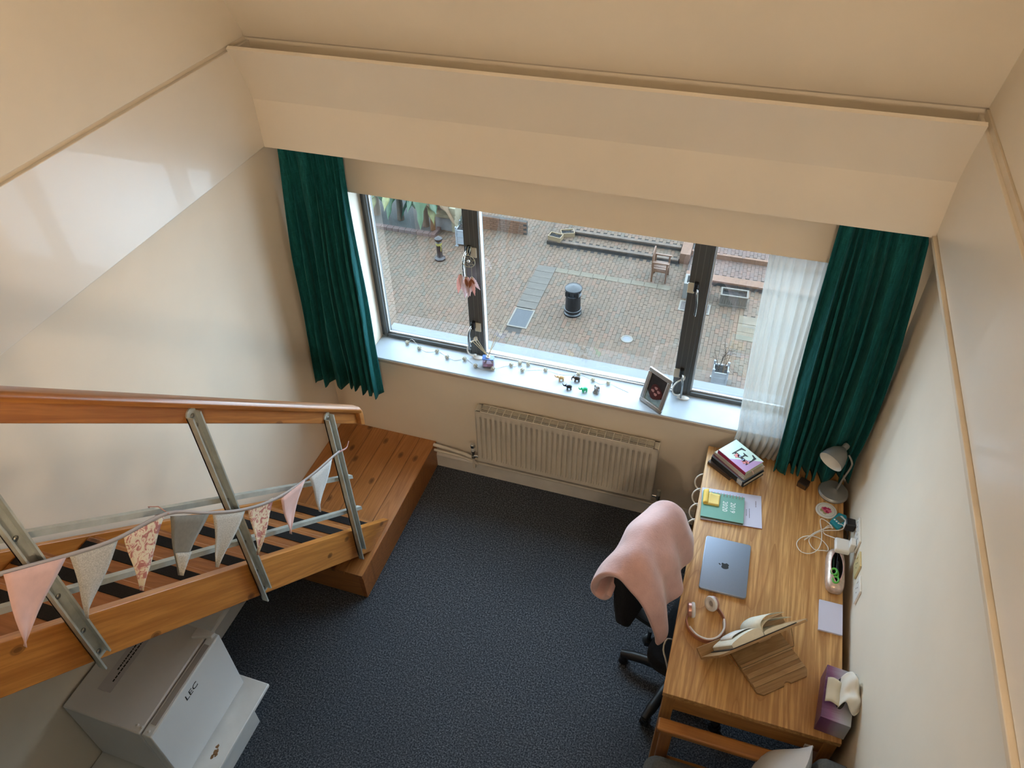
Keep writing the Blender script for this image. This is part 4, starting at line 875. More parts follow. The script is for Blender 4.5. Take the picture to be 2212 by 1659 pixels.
elephant('elephant_figurine', 'glossy black elephant figurine with a raised trunk', (1.530, .030, SZ), 195, .044, mat('black_glazed_stone', (.01, .011, .018), .15), 'up')
elephant('elephant_figurine', 'green glass elephant figurine', (1.620, .034, SZ), 215, .044, mat('green_cast_glass', (.03, .62, .28), .12, trans=.35, emit=None), 'up', ears=.6)
elephant('elephant_figurine', 'grey seated elephant figurine with big ears', (1.690, .052, SZ), 250, .052, mat('grey_resin', (.30, .31, .32), .5), 'up', True, 1.25)

# string of wicker ball lights
t = thing('string_lights', (1.1, .11, SZ), 'string of pale wicker ball lights strewn along the sill', 'string lights')
wick = mat('bleached_wicker', (.52, .47, .36), .7, var=(200, .25)); core = mat('inner_lamp', (.40, .38, .33), .5)
RB = .0125
def wicker(c):
    mb = MB(); rnd = random.Random(4)
    for k in range(9):
        ax = Vector((rnd.uniform(-1, 1), rnd.uniform(-1, 1), rnd.uniform(-1, 1))).normalized(); u = ax.orthogonal().normalized(); v = ax.cross(u)
        mb.tube([Vector(c) + (u * math.cos(a) + v * math.sin(a)) * RB for a in [2 * PI * j / 14 for j in range(14)]], .0012, 4, closed=True)
    return mb.build('wicker_ball', wick, t)
spots = [(.486, .140), (.577, .112), (.69, .118), (.769, .083), (.874, .098), (.959, .056), (1.066, .060), (1.157, .125), (1.202, .152), (1.251, .160), (1.234, .098), (1.363, .139), (1.556, .158), (1.646, .135), (1.736, .133)]
first = None
for i, (x, y) in enumerate(spots):
    c = (x, y, SZ + RB + .001)
    if first is None: first = wicker(c); c0_ = c; k0 = MB().ball(c, .006, 6).build('bulb', core, first)
    else:
        o_ = clone(first, Vector(c) - Vector(c0_), t); clone(k0, Vector(c) - Vector(c0_), o_)
wp = []
for i, (x, y) in enumerate(spots):
    wp.append((x, y + .010, SZ + .004))
    if i == 0: wp.append((x + .03, y + .012, SZ + .035))
    elif i == 8: wp.append((x + .026, y + .008, SZ + .06))
    elif i < len(spots) - 1: wp.append(((x + spots[i + 1][0]) / 2, min(.165, (y + spots[i + 1][1]) / 2 + .012 * (-1) ** i), SZ + .0015))
MB().tube(spline(wp + [(1.80, .12, SZ + .0015), (1.86, .10, SZ + .0015)], 6), .0011, 5).build('wire', mat('clear_white_wire', (.70, .69, .66), .4), t)

# reed diffuser
t = thing('reed_diffuser', (1.028, .093, SZ), 'pink and blue tinted glass cube diffuser with bamboo reeds', 'diffuser')
tint = mat('tinted_glass', (.72, .70, .92), .04, trans=.8, ior=1.35, alpha=.75)
DM = Mz((1.028, .090, SZ), 12)
MB(DM).rbox(-.034, .034, -.022, .022, 0, .060, .003, 2).build('bottle', tint, t, bevel=.002)
MB(DM).rbox(-.029, .029, -.017, .017, .008, .030, .002, 2).build('perfume', mat('pink_liquid', (.80, .35, .45), .1, trans=.4), t)
MB(DM).rbox(-.0335, .0335, -.0215, .0215, .060, .066, .003, 2).build('shoulder', mat('blue_glass_rim', (.20, .34, .78), .1, trans=.4), t); MB(DM).lathe([(.012, .066), (.012, .074), (.007, .074), (.007, .066)], (0, 0, 0), 14, cap=False).build('neck', white_pl, t)
reed = mat('bamboo_reed', (.70, .58, .36), .7)
for k, (dx, dy, dz) in enumerate(((-.095, .0, .095), (-.088, .008, .105), (-.08, -.004, .115), (-.072, .006, .12), (.052, .02, .15), (.062, .012, .145), (.045, .028, .155))):
    n_ = Vector((1.028, .090, SZ + .074)); d = Vector((dx, dy, dz)); MB().tube([n_ - d * .42, n_ + d], .0014, 5).build('reed', reed, t)

# photo frame
PWD = Vector((.839, -.544, 0)); PUP = Vector((.06 * .544, .06 * .839, .205)); PO = Vector((1.932, .065, SZ + .002))
PM = frame(PO, PWD, PUP); fw, fh = .160, .215
t = thing('photo_frame', PO + PWD * .08, 'silver photo frame tilted on the sill beside the mullion', 'photo frame')
sil = mat('brushed_silver', (.42, .40, .38), .35, .8, var=(60, .1)); sil2 = mat('pale_silver_bead', (.62, .60, .57), .3, .8)
bwid = .022
for q in ((0, fw, 0, bwid), (0, fw, fh - bwid, fh), (0, bwid, bwid, fh - bwid), (fw - bwid, fw, bwid, fh - bwid)): MB(PM).box(q[0], q[1], q[2], q[3], -.004, .010).build('frame_side', sil, t, bevel=.003)
i0 = bwid - .001
for q in ((i0, fw - i0, i0, i0 + .004), (i0, fw - i0, fh - i0 - .004, fh - i0), (i0, i0 + .004, i0, fh - i0), (fw - i0 - .004, fw - i0, i0, fh - i0)): MB(PM).box(q[0], q[1], q[2], q[3], .0, .007).build('inner_bead', sil2, t)
ph = MB(PM).box(bwid, fw - bwid, bwid, fh - bwid, -.003, .001).build('photograph', mat('dark_photo_print', (.030, .028, .032), .25, var=(14, .5)), t)
def blob(cx, cy, rx, ry, col, nm, z, k=0): MB(PM).prism([(cx + rx * (1 + .1 * math.cos(3 * a + k)) * math.cos(a), cy + ry * (1 + .1 * math.cos(3 * a + k)) * math.sin(a)) for a in [2 * PI * j / 22 for j in range(22)]], 'z', z, z + .0003).build('print_shape', mat(nm, col, .3), ph)
MB(PM).prism([(.023, .023), (.136, .023), (.137, .08), (.10, .055), (.06, .05), (.024, .085)], 'z', .001, .0013).build('print_shape', mat('photo_pale_blue', (.22, .32, .36), .3, var=(40, .4)), ph)
blob(.083, .093, .042, .045, (.055, .008, .010), 'photo_dark_red', .0014)
for x, y in ((.062, .095), (.085, .082), (.10, .105), (.078, .118)): blob(x, y, .011, .008, (.40, .20, .19), 'photo_pink', .0018, x * 50)
MB(PM).prism([(.06, .02), (.10, .02), (.085, .14)], 'z', -.0045, -.004).build('back_panel', black, t)
MB().tube([PM @ Vector((.08, .13, -.006)), Vector((PO + PWD * .08 + Vector((.055, .085, 0))).xy.to_3d()) + Vector((0, 0, SZ + .003))], .004, 6, flat=2.5).build('easel_leg', black, t)

# dreamcatcher hung from the window handle
HC = Vector((.937, .108, 1.565)); t = thing('dreamcatcher', HC, 'small dreamcatcher with pink feathers hanging from the window handle', 'dreamcatcher')
brass = mat('antique_gold_wire', (.48, .42, .28), .4, .5); HR = .037
MB().tube([HC + Vector((HR * math.cos(a), 0, HR * math.sin(a))) for a in [2 * PI * k / 32 for k in range(32)]], .0016, 6, closed=True).build('hoop', brass, t)
web = MB()
for k in range(7):
    a0, a1 = 2 * PI * k / 7 + .3, 2 * PI * (k + 1) / 7 + .3; am = (a0 + a1) / 2
    web.tube(spline([HC + Vector((HR * math.cos(a0), 0, HR * math.sin(a0))), HC + Vector((HR * .5 * math.cos(am), 0, HR * .5 * math.sin(am))), HC + Vector((HR * math.cos(a1), 0, HR * math.sin(a1)))], 5), .0009, 5)
    web.tube([HC + Vector((HR * .5 * math.cos(am), 0, HR * .5 * math.sin(am))), HC + Vector((.004, 0, 0)) * math.cos(am)], .0007, 4)
tag(web.build('web', brass, t), kind='stuff')
MB().ball(HC, .0085, 10).build('bead', sil2, t)
MB().tube([HC + Vector((0, 0, HR)), HC + Vector((.01, .005, .06)), HC + Vector((.008, .03, .075)), HC + Vector((-.008, .03, .072)), HC + Vector((-.006, .005, .055)), HC + Vector((0, 0, HR))], .0009, 5).build('loop', brass, t)
def feather(base, d, L, wd, q, q2, k):
    base = Vector(base); d = Vector(d).normalized(); sx_ = d.cross(Vector((0, 1, 0))).normalized()
    f = MB().grid(lambda u, v: base + d * (L * v) + sx_ * ((u - .5) * 2 * wd * math.sin(PI * min(1, .12 + .88 * v) ** .8) * (1 + .12 * math.sin(38 * v + k))) + Vector((0, -.010 * math.sin(PI * v) * (1 - abs(u - .5)) + .002 * math.sin(20 * u + k), 0)), 9, 22).build('feather', q, t, solid=.0006)
    if q2: MB().grid(lambda u, v: base + d * (L * .45 * v) + sx_ * ((u - .5) * wd * math.sin(PI * v)) + Vector((0, -.014, 0)), 5, 8).build('small_feather', q2, f, solid=.0005)
    MB().ball(base, .005, 8).build('feather_bead', brass, f)
def feather_mat(name, col):
    m = mat(name, col, .9, var=(90, .1)); nt = m.node_tree; tl = nt.nodes.new('ShaderNodeBsdfTranslucent'); tl.inputs[0].default_value = c4(col)
    mx = nt.nodes.new('ShaderNodeMixShader'); mx.inputs[0].default_value = .35; nt.links.new(nt.nodes['Principled BSDF'].outputs[0], mx.inputs[1]); nt.links.new(tl.outputs[0], mx.inputs[2])
    nt.links.new(mx.outputs[0], nt.nodes['Material Output'].inputs[0]); return m
pk = feather_mat('blush_feather', (.86, .60, .57)); pw_ = feather_mat('white_pink_feather', (.86, .74, .76)); br = feather_mat('russet_feather', (.45, .18, .10))
for bx, bz, d, L, wd, q, q2 in ((.889, 1.475, (-.18, 0, -1), .135, .016, pk, None), (.889, 1.475, (.08, 0, -1), .12, .014, pw_, None), (.921, 1.465, (-.12, 0, -1), .15, .018, pw_, None), (.921, 1.465, (.12, 0, -1), .125, .018, pk, br), (.953, 1.468, (-.22, 0, -1), .145, .018, pw_, br), (.953, 1.468, (.1, 0, -1), .12, .014, pk, None), (.953, 1.468, (.6, 0, -1), .085, .015, pw_, br)):
    feather((bx, .104, bz), d, L, wd, q, q2, bx * 90)
for bx in (.889, .921, .953):
    dx = max(-HR * .95, min(HR * .95, bx - HC.x)); MB().tube([HC + Vector((dx, 0, -math.sqrt(max(0, HR * HR - dx * dx)))), (bx, .104, 1.47)], .0008, 4).build('cord', brass, t)

# ================================================================== COURTYARD BELOW THE WINDOW
GZ = -9.0
OD = .235     # outdoor colours darkened to offset the sky light set bright for the room
def _d(c): return tuple(q * OD for q in c)
def omat(name, col, *a, **k): return mat(name, _d(col), *a, **k)
def owood(name, l, d, *a, **k): return wood(name, _d(l), _d(d), *a, **k)
rnd = random.Random(21)
def brick_mat(name, src, cols):
    m, nt, b = nodes_of(name)
    if src == 'island': n_ = nt.nodes.new('ShaderNodeNewGeometry'); f = n_.outputs['Random Per Island']
    else: n_ = nt.nodes.new('ShaderNodeObjectInfo'); f = n_.outputs['Random']
    c = ramp(nt, f, [(i / (len(cols) - 1), _d(q)) for i, q in enumerate(cols)])
    c = mixc(nt, ramp(nt, tnoise(nt, coords(nt), 30, 4), [(.35, 0.0), (.8, .35)]), c, _d((.10, .085, .07)))
    big = tnoise(nt, coords(nt, kind='Object') if src == 'island' else None, .8, 3)
    c = mixc(nt, ramp(nt, big, [(.4, 0.0), (.75, .4)]), c, _d((.15, .12, .068)))
    nt.links.new(c, b.inputs['Base Color']); b.inputs['Roughness'].default_value = .85; return m
BC = [(.18, .108, .054), (.26, .13, .06), (.21, .124, .062), (.29, .135, .064), (.17, .12, .068), (.24, .125, .055), (.28, .156, .078)]
brick_i = brick_mat('weathered_brick_paving', 'island', BC); brick_o = brick_mat('weathered_brick', 'object', BC)
red_i = brick_mat('red_brick_paving', 'island', [(.22, .105, .07), (.25, .13, .09), (.20, .11, .08), (.26, .12, .075)])
joint = omat('sandy_joint', (.075, .062, .05), .95, var=(20, .3)); stone = omat('buff_stone_flag', (.25, .195, .125), .85, var=(3, .18), bmp=(40, .1)); stone2 = omat('grey_stone_flag', (.19, .155, .12), .85, var=(3, .18))
gnd = struct('ground', MB().box(-14, 12, .3, 30, GZ - .3, GZ - .012), joint, 'brown brick courtyard paving below the window', smooth=False)
# building this room belongs to
fac = omat('render_facade', (.45, .42, .38), .9)
struct('wall_outer', MB().box(-14, -.2, .02, .30, GZ - .3, 5.2).box(3.3, 12, .02, .30, GZ - .3, 5.2).box(-.2, 3.3, .02, .30, GZ - .3, -.1).box(-.2, 3.3, .21, .30, 3.0, 5.2), fac, smooth=False)
struct('wall_garden', MB().box(-14, 12, 25, 25.35, GZ - .3, GZ + 2.6), omat('garden_wall_brick', (.26, .15, .09), .9, var=(3, .2)), 'brick garden wall closing the courtyard', smooth=False)
BL, BW = .204, .104
SL = [(-3.26, -2.69, 12.2, 15.69), (-2.69, .72, 15.45, 15.69), (2.72, 4.4, 13.74, 15.0), (-3.29, -2.64, 12.55, 13.47), (1.05, 1.95, 14.58, 15.18)]
def zone(x, y):
    """paving height at a point, None where something else covers it"""
    for a, b_, c, d in SL:
        if a + .08 < x < b_ - .08 and c + .12 < y < d - .12: return None
    if math.hypot(x - 0, y - 12.93) < .05: return None
    if y > 16.25 and x < -6.85: return None
    if x > 1.05:
        if y > 17.32: return GZ + .30
        if y > 16.42: return GZ + .15
        if y > 16.08: return None
    elif -3.35 < x < .72:
        if y > 17.52 and x > -2.7: return GZ + .26
        if y > 17.0: return GZ + .13
        if y > 16.85: return None
    return GZ
bricks = []
ix = 0; x = -13.0
while x < 8.0:
    y = 9.9 + (.102 if ix % 2 else 0); far_x = False
    while y < 24.9:
        z = zone(x, y)
        if z is not None: bricks.append((x, y, z))
        y += BL + .004
    x += BW + .004; ix += 1
camv = Vector((2.279, -3.129, 3.82))
def seen(p):   # inside the glass as the photograph sees it
    lim0 = -6.3 - (p[1] - 11.4) * .55; return p[1] > 11.45 and lim0 < p[0] < 2.35 and p[2] < GZ + .01 and not (1.15 < p[0] < 1.55 and p[1] > 14) and not (-5.2 < p[0] < -4.6)
order = sorted((b_ for b_ in bricks if seen(b_)), key=lambda b_: (Vector(b_) - camv).length)
near = set(order[:300])
b0 = None
for q in order[:300]:
    dz = rnd.uniform(-.003, .002)
    if b0 is None:
        b0 = MB().box(q[0] - BW / 2, q[0] + BW / 2, q[1] - BL / 2, q[1] + BL / 2, GZ - .02, GZ).build('brick', brick_o, gnd, bevel=.0); base = Vector(q)
    else: clone(b0, Vector(q) - base + Vector((0, 0, dz)), gnd)
def brick_mass(items, name, m, par):
    vs = []; fs = []
    for (x, y, z) in items:
        z += rnd.uniform(-.004, .003); o = len(vs); hx, hy = BW / 2 - rnd.uniform(0, .003), BL / 2 - rnd.uniform(0, .004)
        vs += [(x - hx, y - hy, z - .02), (x + hx, y - hy, z - .02), (x + hx, y + hy, z - .02), (x - hx, y + hy, z - .02), (x - hx, y - hy, z), (x + hx, y - hy, z), (x + hx, y + hy, z), (x - hx, y + hy, z)]
        fs += [tuple(o + k for k in f) for f in ((4, 5, 6, 7), (0, 1, 5, 4), (1, 2, 6, 5), (2, 3, 7, 6), (3, 0, 4, 7))]
    mb = MB(); mb.v = [Vector(v) for v in vs]; mb.f = fs; mb.mi = [0] * len(fs)
    return tag(mb.build(name, m, par, smooth=False), kind='stuff')
brick_mass([q for q in bricks if q not in near and q[2] == GZ], 'brick_paving', brick_i, gnd)
# flagstones
def flags(x0, x1, y0, y1, n, along, m):
    for k in range(n):
        if along == 'x': a0, a1 = x0 + (x1 - x0) * k / n, x0 + (x1 - x0) * (k + 1) / n; q = (a0 + .006, a1 - .006, y0, y1)
        else: a0, a1 = y0 + (y1 - y0) * k / n, y0 + (y1 - y0) * (k + 1) / n; q = (x0, x1, a0 + .006, a1 - .006)
        MB().box(q[0], q[1], q[2], q[3], GZ - .02, GZ + rnd.uniform(.006, .012)).build('flagstone', m, gnd)
flags(-2.69, .72, 15.46, 15.68, 9, 'x', stone); flags(-3.26, -2.70, 13.5, 15.68, 7, 'y', stone2); flags(2.73, 3.5, 13.74, 14.83, 3, 'y', stone)
# steps
stp = struct('step_1', MB().box(-3.35, .72, 16.9, 24.95, GZ - .02, GZ + .118), joint, 'low brick steps along the far side of the courtyard', smooth=False)
brick_mass([q for q in bricks if q[0] < 1 and abs(q[2] - GZ - .13) < .01], 'step_bricks', brick_i, stp)
for q in ((-3.35, .72, 16.885, 17.0, GZ + .09, GZ + .134), (-2.7, .72, 17.405, 17.52, GZ + .21, GZ + .264)): MB().box(*q).build('kerb', omat('brown_kerb_brick', (.20, .13, .085), .85, var=(8, .25)), stp)
k8 = MB().box(-2.7, .72, 17.42, 24.95, GZ + .118, GZ + .248).build('upper_step', joint, stp, smooth=False)
brick_mass([q for q in bricks if q[0] < 1 and abs(q[2] - GZ - .26) < .01], 'step_bricks', brick_i, stp)
stp = struct('step_2', MB().box(1.05, 8.0, 16.1, 24.95, GZ - .02, GZ + .138), joint, 'red brick steps beside the planters', smooth=False)
orb = omat('terracotta_coping', (.33, .16, .085), .8, var=(12, .15))
MB().box(1.05, 8.0, 16.09, 16.40, GZ + .10, GZ + .158).build('coping', orb, stp); MB().box(1.05, 8.0, 17.26, 17.36, GZ + .138, GZ + .30).build('coping', orb, stp)
MB().box(1.05, 8.0, 17.36, 24.95, GZ + .138, GZ + .288).build('upper_step', joint, stp)
brick_mass([q for q in bricks if q[0] > 1 and q[2] > GZ + .1], 'step_bricks', red_i, stp)
MB().box(.74, 1.04, 16.95, 19.0, GZ - .02, GZ + .34).build('cheek_wall', orb, stp, bevel=.01)

# inspection covers
iron = omat('grey_iron_cover', (.10, .105, .115), .55, .4); fram = omat('pale_concrete_frame', (.36, .31, .25), .8)
def cover(x0, x1, y0, y1, label, m=iron):
    t = thing('inspection_cover', ((x0 + x1) / 2, (y0 + y1) / 2, GZ), label, 'manhole cover')
    w_ = .045
    for q in ((x0, x1, y0, y0 + w_), (x0, x1, y1 - w_, y1), (x0, x0 + w_, y0 + w_, y1 - w_), (x1 - w_, x1, y0 + w_, y1 - w_)): MB().box(*q, GZ - .02, GZ + .016).build('rim', fram, t)
    MB().box(x0 + w_, x1 - w_, y0 + w_, y1 - w_, GZ - .02, GZ + .011).build('plate', m, t)
    for sx_ in (.15, .85):
        for sy_ in (.12, .88): MB().lathe([(.001, 0), (.016, 0), (.016, .002), (.001, .002)], (x0 + (x1 - x0) * sx_, y0 + (y1 - y0) * sy_, GZ + .011), 8).build('lifting_eye', black, t)
cover(-3.25, -2.68, 12.58, 13.44, 'rectangular grey inspection cover with a pale rim near the bin')
cover(1.08, 1.93, 14.6, 15.08, 'square cover with a pale rim half behind the window mullion', omat('brick_filled_cover', (.16, .125, .11), .8, var=(12, .2)))
t = thing('drain_cover', (0, 12.93, GZ), 'small round grey drain cover in the bricks', 'drain cover')
MB().lathe([(.10, -.02), (.16, -.02), (.16, .016), (.115, .016)], (0, 12.93, GZ), 24, cap=False).build('rim', fram, t); MB().lathe([(.001, -.02), (.115, -.02), (.115, .011), (.001, .011)], (0, 12.93, GZ), 24).build('plate', omat('pale_iron_disc', (.30, .31, .33), .5, .3), t)

# litter bin
t = thing('litter_bin', (-1.67, 13.65, GZ), 'black round litter bin with banded sides in the courtyard', 'bin')
cast = omat('black_cast_iron', (.013, .014, .017), .35, var=(20, .2))
c = (-1.67, 13.65, GZ)
MB().lathe([(.001, 0), (.245, 0), (.245, .05), (.22, .08), (.22, .13), (.235, .14), (.235, .17), (.215, .18), (.205, .50), (.205, .60), (.222, .61), (.222, .64), (.205, .65), (.001, .65)], c, 32).build('body', cast, t)
for k in range(4):
    a = PI / 4 + k * PI / 2; MB().box(-1.67 + .19 * math.cos(a) - .05, -1.67 + .19 * math.cos(a) + .05, 13.65 + .19 * math.sin(a) - .05, 13.65 + .19 * math.sin(a) + .05, GZ + .65, GZ + .80).build('lid_post', cast, t)
MB().lathe([(.001, .65), (.16, .65), (.16, .80), (.001, .80)], c, 24).build('inner_dark', black, t)
MB().lathe([(.001, .79), (.22, .79), (.236, .80), (.236, .84), (.22, .86), (.12, .905), (.001, .925)], c, 32).build('lid', omat('weathered_black_lid', (.035, .037, .042), .4), t)
# bollard
t = thing('bollard', (-6.22, 15.15, GZ), 'dark iron bollard with a scrap of yellow tape', 'bollard')
c = (-6.22, 15.15, GZ); boll = omat('brown_black_iron', (.035, .022, .022), .5)
MB().lathe([(.001, 0), (.17, 0), (.17, .05), (.12, .08), (.10, .10), (.001, .10)], c, 8).build('foot', boll, t); MB().lathe([(.10, .10), (.085, .14), (.085, .58), (.10, .60), (.085, .63), (.12, .68), (.12, .73), (.07, .77), (.03, .80), (.001, .81)], c, 12).build('post', boll, t)
MB().lathe([(.088, .50), (.092, .52), (.092, .57), (.088, .59)], c, 12, cap=False).build('tape_band', omat('yellow_tape', (.55, .45, .10), .6), t)
MB().grid(lambda u, v: Vector((-6.22 + .08 + .03 * u + .01 * math.sin(6 * v), 15.07, GZ + .52 - .2 * v)), 3, 6).build('tape_tail', MATS['yellow_tape'], t, solid=.003)
# wooden armchair
t = thing('garden_chair', (.31, 15.95, GZ), 'orange-brown wooden garden armchair standing by the stone band', 'chair')
tk = owood('weathered_teak', (.34, .15, .06), (.22, .09, .035), 'z', 6, .6, coat=0)
def bx(n, *q): MB().box(*q).build(n, tk, t, bevel=.006)
for x_, h in ((.10, .95), (.50, .64)):
    for y_ in (15.76, 16.22): bx('leg', x_, x_ + .05, y_, y_ + .05, GZ, GZ + (.64 if x_ > .3 else .66))
for k in range(4): bx('seat_slat', .11, .55, 15.79 + k * .118, 15.79 + k * .118 + .10, GZ + .41, GZ + .44)
for y_ in (15.745, 16.215): bx('armrest', .10, .58, y_, y_ + .07, GZ + .63, GZ + .665)
bx('seat_rail', .12, .52, 15.77, 15.80, GZ + .34, GZ + .41); bx('seat_rail', .12, .52, 16.23, 16.26, GZ + .34, GZ + .41); bx('seat_rail', .51, .54, 15.8, 16.24, GZ + .34, GZ + .41)
arch = [(15.78, GZ + .46), (16.25, GZ + .46), (16.25, GZ + .84)] + [(16.015 + .235 * math.cos(a), GZ + .84 + .16 * math.sin(a)) for a in [PI * k / 10 for k in range(1, 10)]] + [(15.78, GZ + .84)]
MB().prism(arch, 'x', .08, .115).build('backrest', tk, t, bevel=.006)
# seed boxes with soil
pale = owood('pale_softwood', (.55, .38, .20), (.42, .27, .13), 'x', 6, .7, coat=0); soil = omat('dark_soil', (.018, .014, .011), .95, var=(40, .4), bmp=(30, .6))
def trough(name, label, o, ang, L, Wd, H, m, cat='planter', th=.02, panel=0, feet=0):
    M = Mz(o, ang); t = thing(name, M @ Vector((L / 2, Wd / 2, 0)), label, cat)
    if panel:
        for k in range(panel):
            MB(M).box(L * k / panel + .003, L * (k + 1) / panel - .003, 0, th, feet, H).build('slat', m, t); MB(M).box(L * k / panel + .003, L * (k + 1) / panel - .003, Wd - th, Wd, feet, H).build('slat', m, t)
        MB(M).box(-.015, L + .015, -.02, .035, H - .005, H + .03).build('rim', m, t); MB(M).box(-.015, L + .015, Wd - .035, Wd + .02, H - .005, H + .03).build('rim', m, t)
        MB(M).box(-.015, .035, .035, Wd - .035, H - .005, H + .03).build('rim', m, t); MB(M).box(L - .035, L + .015, .035, Wd - .035, H - .005, H + .03).build('rim', m, t)
        MB(M).box(-.015, L + .015, -.015, .02, 0, feet + .03).build('skirt', m, t)
    else:
        MB(M).box(0, L, 0, th, 0, H).build('side', m, t); MB(M).box(0, L, Wd - th, Wd, 0, H).build('side', m, t)
    MB(M).box(0, th, th, Wd - th, feet, H).build('end', m, t); MB(M).box(L - th, L, th, Wd - th, feet, H).build('end', m, t)
    MB(M).grid(lambda u, v: Vector((th + (L - 2 * th) * u, th + (Wd - 2 * th) * v, H - .045 + .05 * mnoise.noise(Vector((u * 6, v * 4, ang))))), 14, 8).build('soil', soil, t); return t, M
trough('seed_box', 'pale wooden box of dark soil at the end of the step', (-3.33, 16.93, GZ + .118), -8, .42, .27, .16, pale)
trough('seed_box', 'pale wooden soil box tilted away, the farther of the two', (-2.95, 17.15, GZ + .118), 22, .42, .27, .16, pale)
trough('wooden_planter', 'weathered grey slatted wooden planter with bare soil', (2.14, 15.15, GZ), 2, .72, .36, .34, owood('weathered_grey_board', (.27, .225, .17), (.16, .125, .09), 'z', 7, .8, coat=0), panel=11, feet=.03)
trough('concrete_planter', 'pale square planter partly hidden behind the window mullion', (1.10, 15.2, GZ), 2, .72, .5, .5, omat('pale_concrete', (.36, .33, .29), .85), th=.07)
# white planters with ball finials
whp = omat('white_painted_wood', (.62, .66, .70), .5)
def versailles(label, o, ang, S, H, plant):
    M = Mz(o, ang); t = thing('white_planter', M @ Vector((S / 2, S / 2, 0)), label, 'planter')
    for x_ in (0, S):
        for y_ in (0, S):
            p_ = MB(M).box(x_ - .022, x_ + .022, y_ - .022, y_ + .022, .0, H).build('post', whp, t); MB(M).ball((x_, y_, H + .03), .032, 8).build('finial', whp, p_)
            MB(M).box(x_ - .05, x_ + .05, y_ - .035, y_ + .035, 0, .025).build('foot', whp, p_)
    for z in (.10, H * .55, H - .07):
        for q in ((0, S, -.012, .012), (0, S, S - .012, S + .012), (-.012, .012, 0, S), (S - .012, S + .012, 0, S)): MB(M).box(q[0], q[1], q[2], q[3], z - .02, z + .02).build('rail', whp, t)
    for q in ((0, S, -.004, .004), (0, S, S - .004, S + .004), (-.004, .004, 0, S), (S - .004, S + .004, 0, S)): MB(M).box(q[0], q[1], q[2], q[3], .10, H - .06).build('panel', whp, t)
    MB(M).box(.01, S - .01, .01, S - .01, .1, H - .10).build('soil', soil, t)
    tw = omat('bare_twig', (.14, .095, .06), .8); r2 = random.Random(plant)
    bush = thing('bare_shrub' if plant == 1 else 'potted_shrub', M @ Vector((S / 2, S / 2, H - .10)), 'bare twiggy shrub growing in the near white planter' if plant == 1 else 'small leafy shrub in the far white planter', 'shrub')
    for k in range(7):
        b_ = Vector((S / 2 + r2.uniform(-.08, .08), S / 2 + r2.uniform(-.08, .08), H - .11)); d = Vector((r2.uniform(-.3, .3), r2.uniform(-.25, .25), 1)); L = r2.uniform(.5, 1.0) if plant == 1 else r2.uniform(.2, .4)
        st_ = MB(M).tube([b_, b_ + d * L * .5 + Vector((r2.uniform(-.05, .05), 0, 0)), b_ + d * L], [.010, .007, .003], 5).build('stem', tw, bush)
        for j in range(2):
            a = b_ + d * L * r2.uniform(.4, .8); MB(M).tube([a, a + Vector((r2.uniform(-.25, .25), r2.uniform(-.2, .2), .2))], [.005, .002], 4).build('twig', tw, st_)
        if plant != 1:
            for j in range(5):
                a = b_ + d * L * r2.uniform(.5, 1.1) + Vector((r2.uniform(-.1, .1), r2.uniform(-.1, .1), 0)); MB(M).grid(lambda u, v, a=a: a + Vector(((u - .5) * .06 * math.sin(PI * v), .02 * v, .10 * v)), 3, 4).build('leaf', omat('grey_green_leaf', (.10, .15, .12), .6), st_, solid=.002)
versailles('white planter with ball finials standing close under the window', (2.345, 11.72, GZ), 2, .335, .50, 1)
versailles('white planter with ball finials near the banana bed, half behind the mullion', (-6.0, 16.0, GZ), 3, .42, .62, 2)
# banana bed, stone bay and low wall
bed = thing('planting_bed', (-8.4, 17.2, GZ), 'raised bed with a red brick kerb for the banana plants', 'planting bed')
redk = omat('dusky_red_brick', (.26, .145, .12), .85, var=(20, .15))
for k in range(16): MB().box(-10.2 + k * .21, -10.2 + k * .21 + .20, 16.25, 16.42, GZ - .02, GZ + .10).build('kerb_brick', redk, bed, bevel=.006)
for k in range(3): MB().box(-6.98, -6.84, 16.42 + k * .16, 16.42 + k * .16 + .15, GZ - .02, GZ + .10).build('kerb_brick', redk, bed, bevel=.006)
MB().box(-10.2, -7.0, 16.42, 18.4, GZ - .02, GZ + .07).build('soil', omat('grey_bark_soil', (.085, .07, .058), .95, var=(30, .4)), bed)
leafg = omat('banana_leaf_green', (.09, .19, .075), .5, var=(12, .3)); leafy = omat('yellowed_banana_leaf', (.42, .42, .15), .6, var=(10, .25)); dryl = omat('dry_banana_leaf', (.36, .22, .11), .8, var=(14, .25)); stemb = omat('brown_banana_stem', (.20, .10, .045), .8, var=(12, .3))
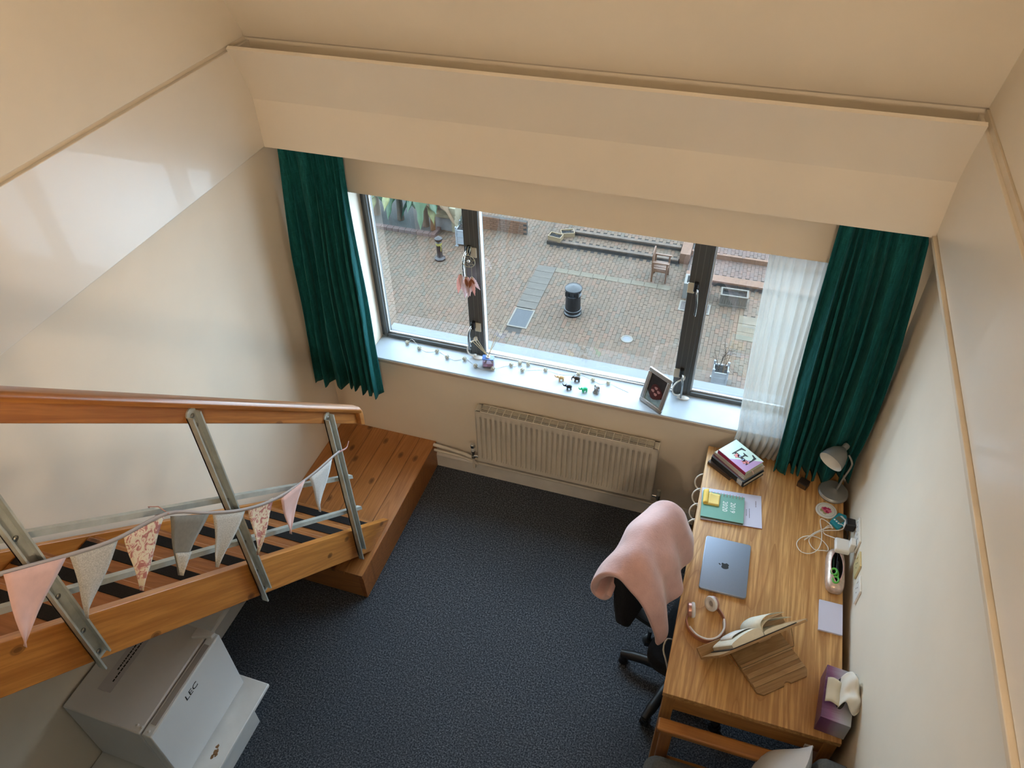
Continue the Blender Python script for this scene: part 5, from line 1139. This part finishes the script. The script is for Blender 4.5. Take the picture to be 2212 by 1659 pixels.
def banana(label, x, y, H, seed, leaves):
    r2 = random.Random(seed); t = thing('banana_plant', (x, y, GZ + .07), label, 'plant', 'banana plants in the courtyard bed')
    MB().tube([(x, y, GZ + .06), (x + .03, y, GZ + H * .6), (x + .05, y - .05, GZ + H)], [.12, .09, .05], 10).build('stem', stemb, t)
    for k in range(leaves):
        a = r2.uniform(0, 2 * PI) if k > 2 else -PI / 2 + r2.uniform(-1.0, 1.0); L = r2.uniform(.8, 1.5); rise = r2.uniform(.15, .5); drop = r2.uniform(.5, 1.3)
        q = (leafg, leafy, dryl, leafg)[k % 4]; b_ = Vector((x + .04, y - .04, GZ + H * r2.uniform(.8, 1.0))); d = Vector((math.cos(a), math.sin(a), 0)); s_ = Vector((-d.y, d.x, 0))
        def lf_(u, v, b_=b_, d=d, s_=s_, L=L, rise=rise, drop=drop, k=k):
            c = b_ + d * (L * (v ** .9) * .75) + Vector((0, 0, rise * math.sin(PI * min(1, v * 1.4) * .7) - drop * v * v)); w_ = .20 * math.sin(PI * min(1, .06 + .94 * v)) * (1 + .25 * math.sin(23 * v + k) * abs(u - .5) * 2)
            return c + s_ * ((u - .5) * 2 * w_) + Vector((0, 0, -abs(u - .5) * w_ * .8))
        MB().grid(lf_, 7, 20).build('leaf', q, t, solid=.004)
banana('banana plant with yellowed hanging leaves beside the stone bay', -7.35, 16.75, 1.5, 5, 12)
banana('banana plant with dark green leaves farther along the bed', -8.3, 16.9, 1.9, 9, 12)
banana('banana plant seen through the hazy edge of the left pane', -9.2, 17.0, 1.8, 14, 12)
tl_ = thing('dead_banana_stalk', (-6.95, 16.6, GZ), 'rust-brown dead banana stalk leaning at the bed corner', 'plant stalk')
MB().tube([(-7.03, 16.55, GZ + .05), (-6.98, 16.5, GZ + .5), (-6.88, 16.45, GZ + 1.35)], [.09, .08, .05], 8, flat=.6).build('stalk', omat('rust_brown_fibre', (.30, .12, .035), .85, var=(20, .3)), tl_)
by = thing('stone_bay', (-6.7, 17.0, GZ), 'pale stone bay with a cream ledge and corner block behind the bollard', 'stone bay')
MB().box(-6.99, -6.36, 16.76, 17.5, GZ - .02, GZ + .48).build('plinth', omat('whitewashed_wall', (.42, .41, .39), .9, var=(5, .15)), by); crs = omat('cream_stone', (.58, .50, .32), .8, var=(8, .12))
MB().box(-7.0, -6.30, 16.70, 17.55, GZ + .48, GZ + .60).build('ledge', crs, by, bevel=.01); MB().box(-6.50, -6.28, 16.70, 17.2, GZ + .60, GZ + .86).build('corner_block', crs, by, bevel=.015)
MB().box(-6.44, -6.34, 16.72, 17.5, GZ - .02, GZ + .48).build('corner_stone', crs, by); MB().box(-7.05, -6.52, 16.95, 17.0, GZ + .60, GZ + 1.7).build('window_panel', omat('dull_pink_grey_pane', (.34, .28, .25), .5), by)
bwal = thing('brick_wall', (-5.2, 17.4, GZ), 'low orange brick garden wall beyond the mullion', 'wall')
for r_ in range(6):
    for k in range(9):
        xo = -6.2 + k * .222 + (.11 if r_ % 2 else 0); MB().box(xo, xo + .212, 17.2, 17.32, GZ + r_ * .076, GZ + r_ * .076 + .068).build('brick', MATS['terracotta_coping'], bwal)
MB().box(-6.18, -4.1, 17.215, 17.32, GZ, GZ + .45).build('mortar', joint, bwal)
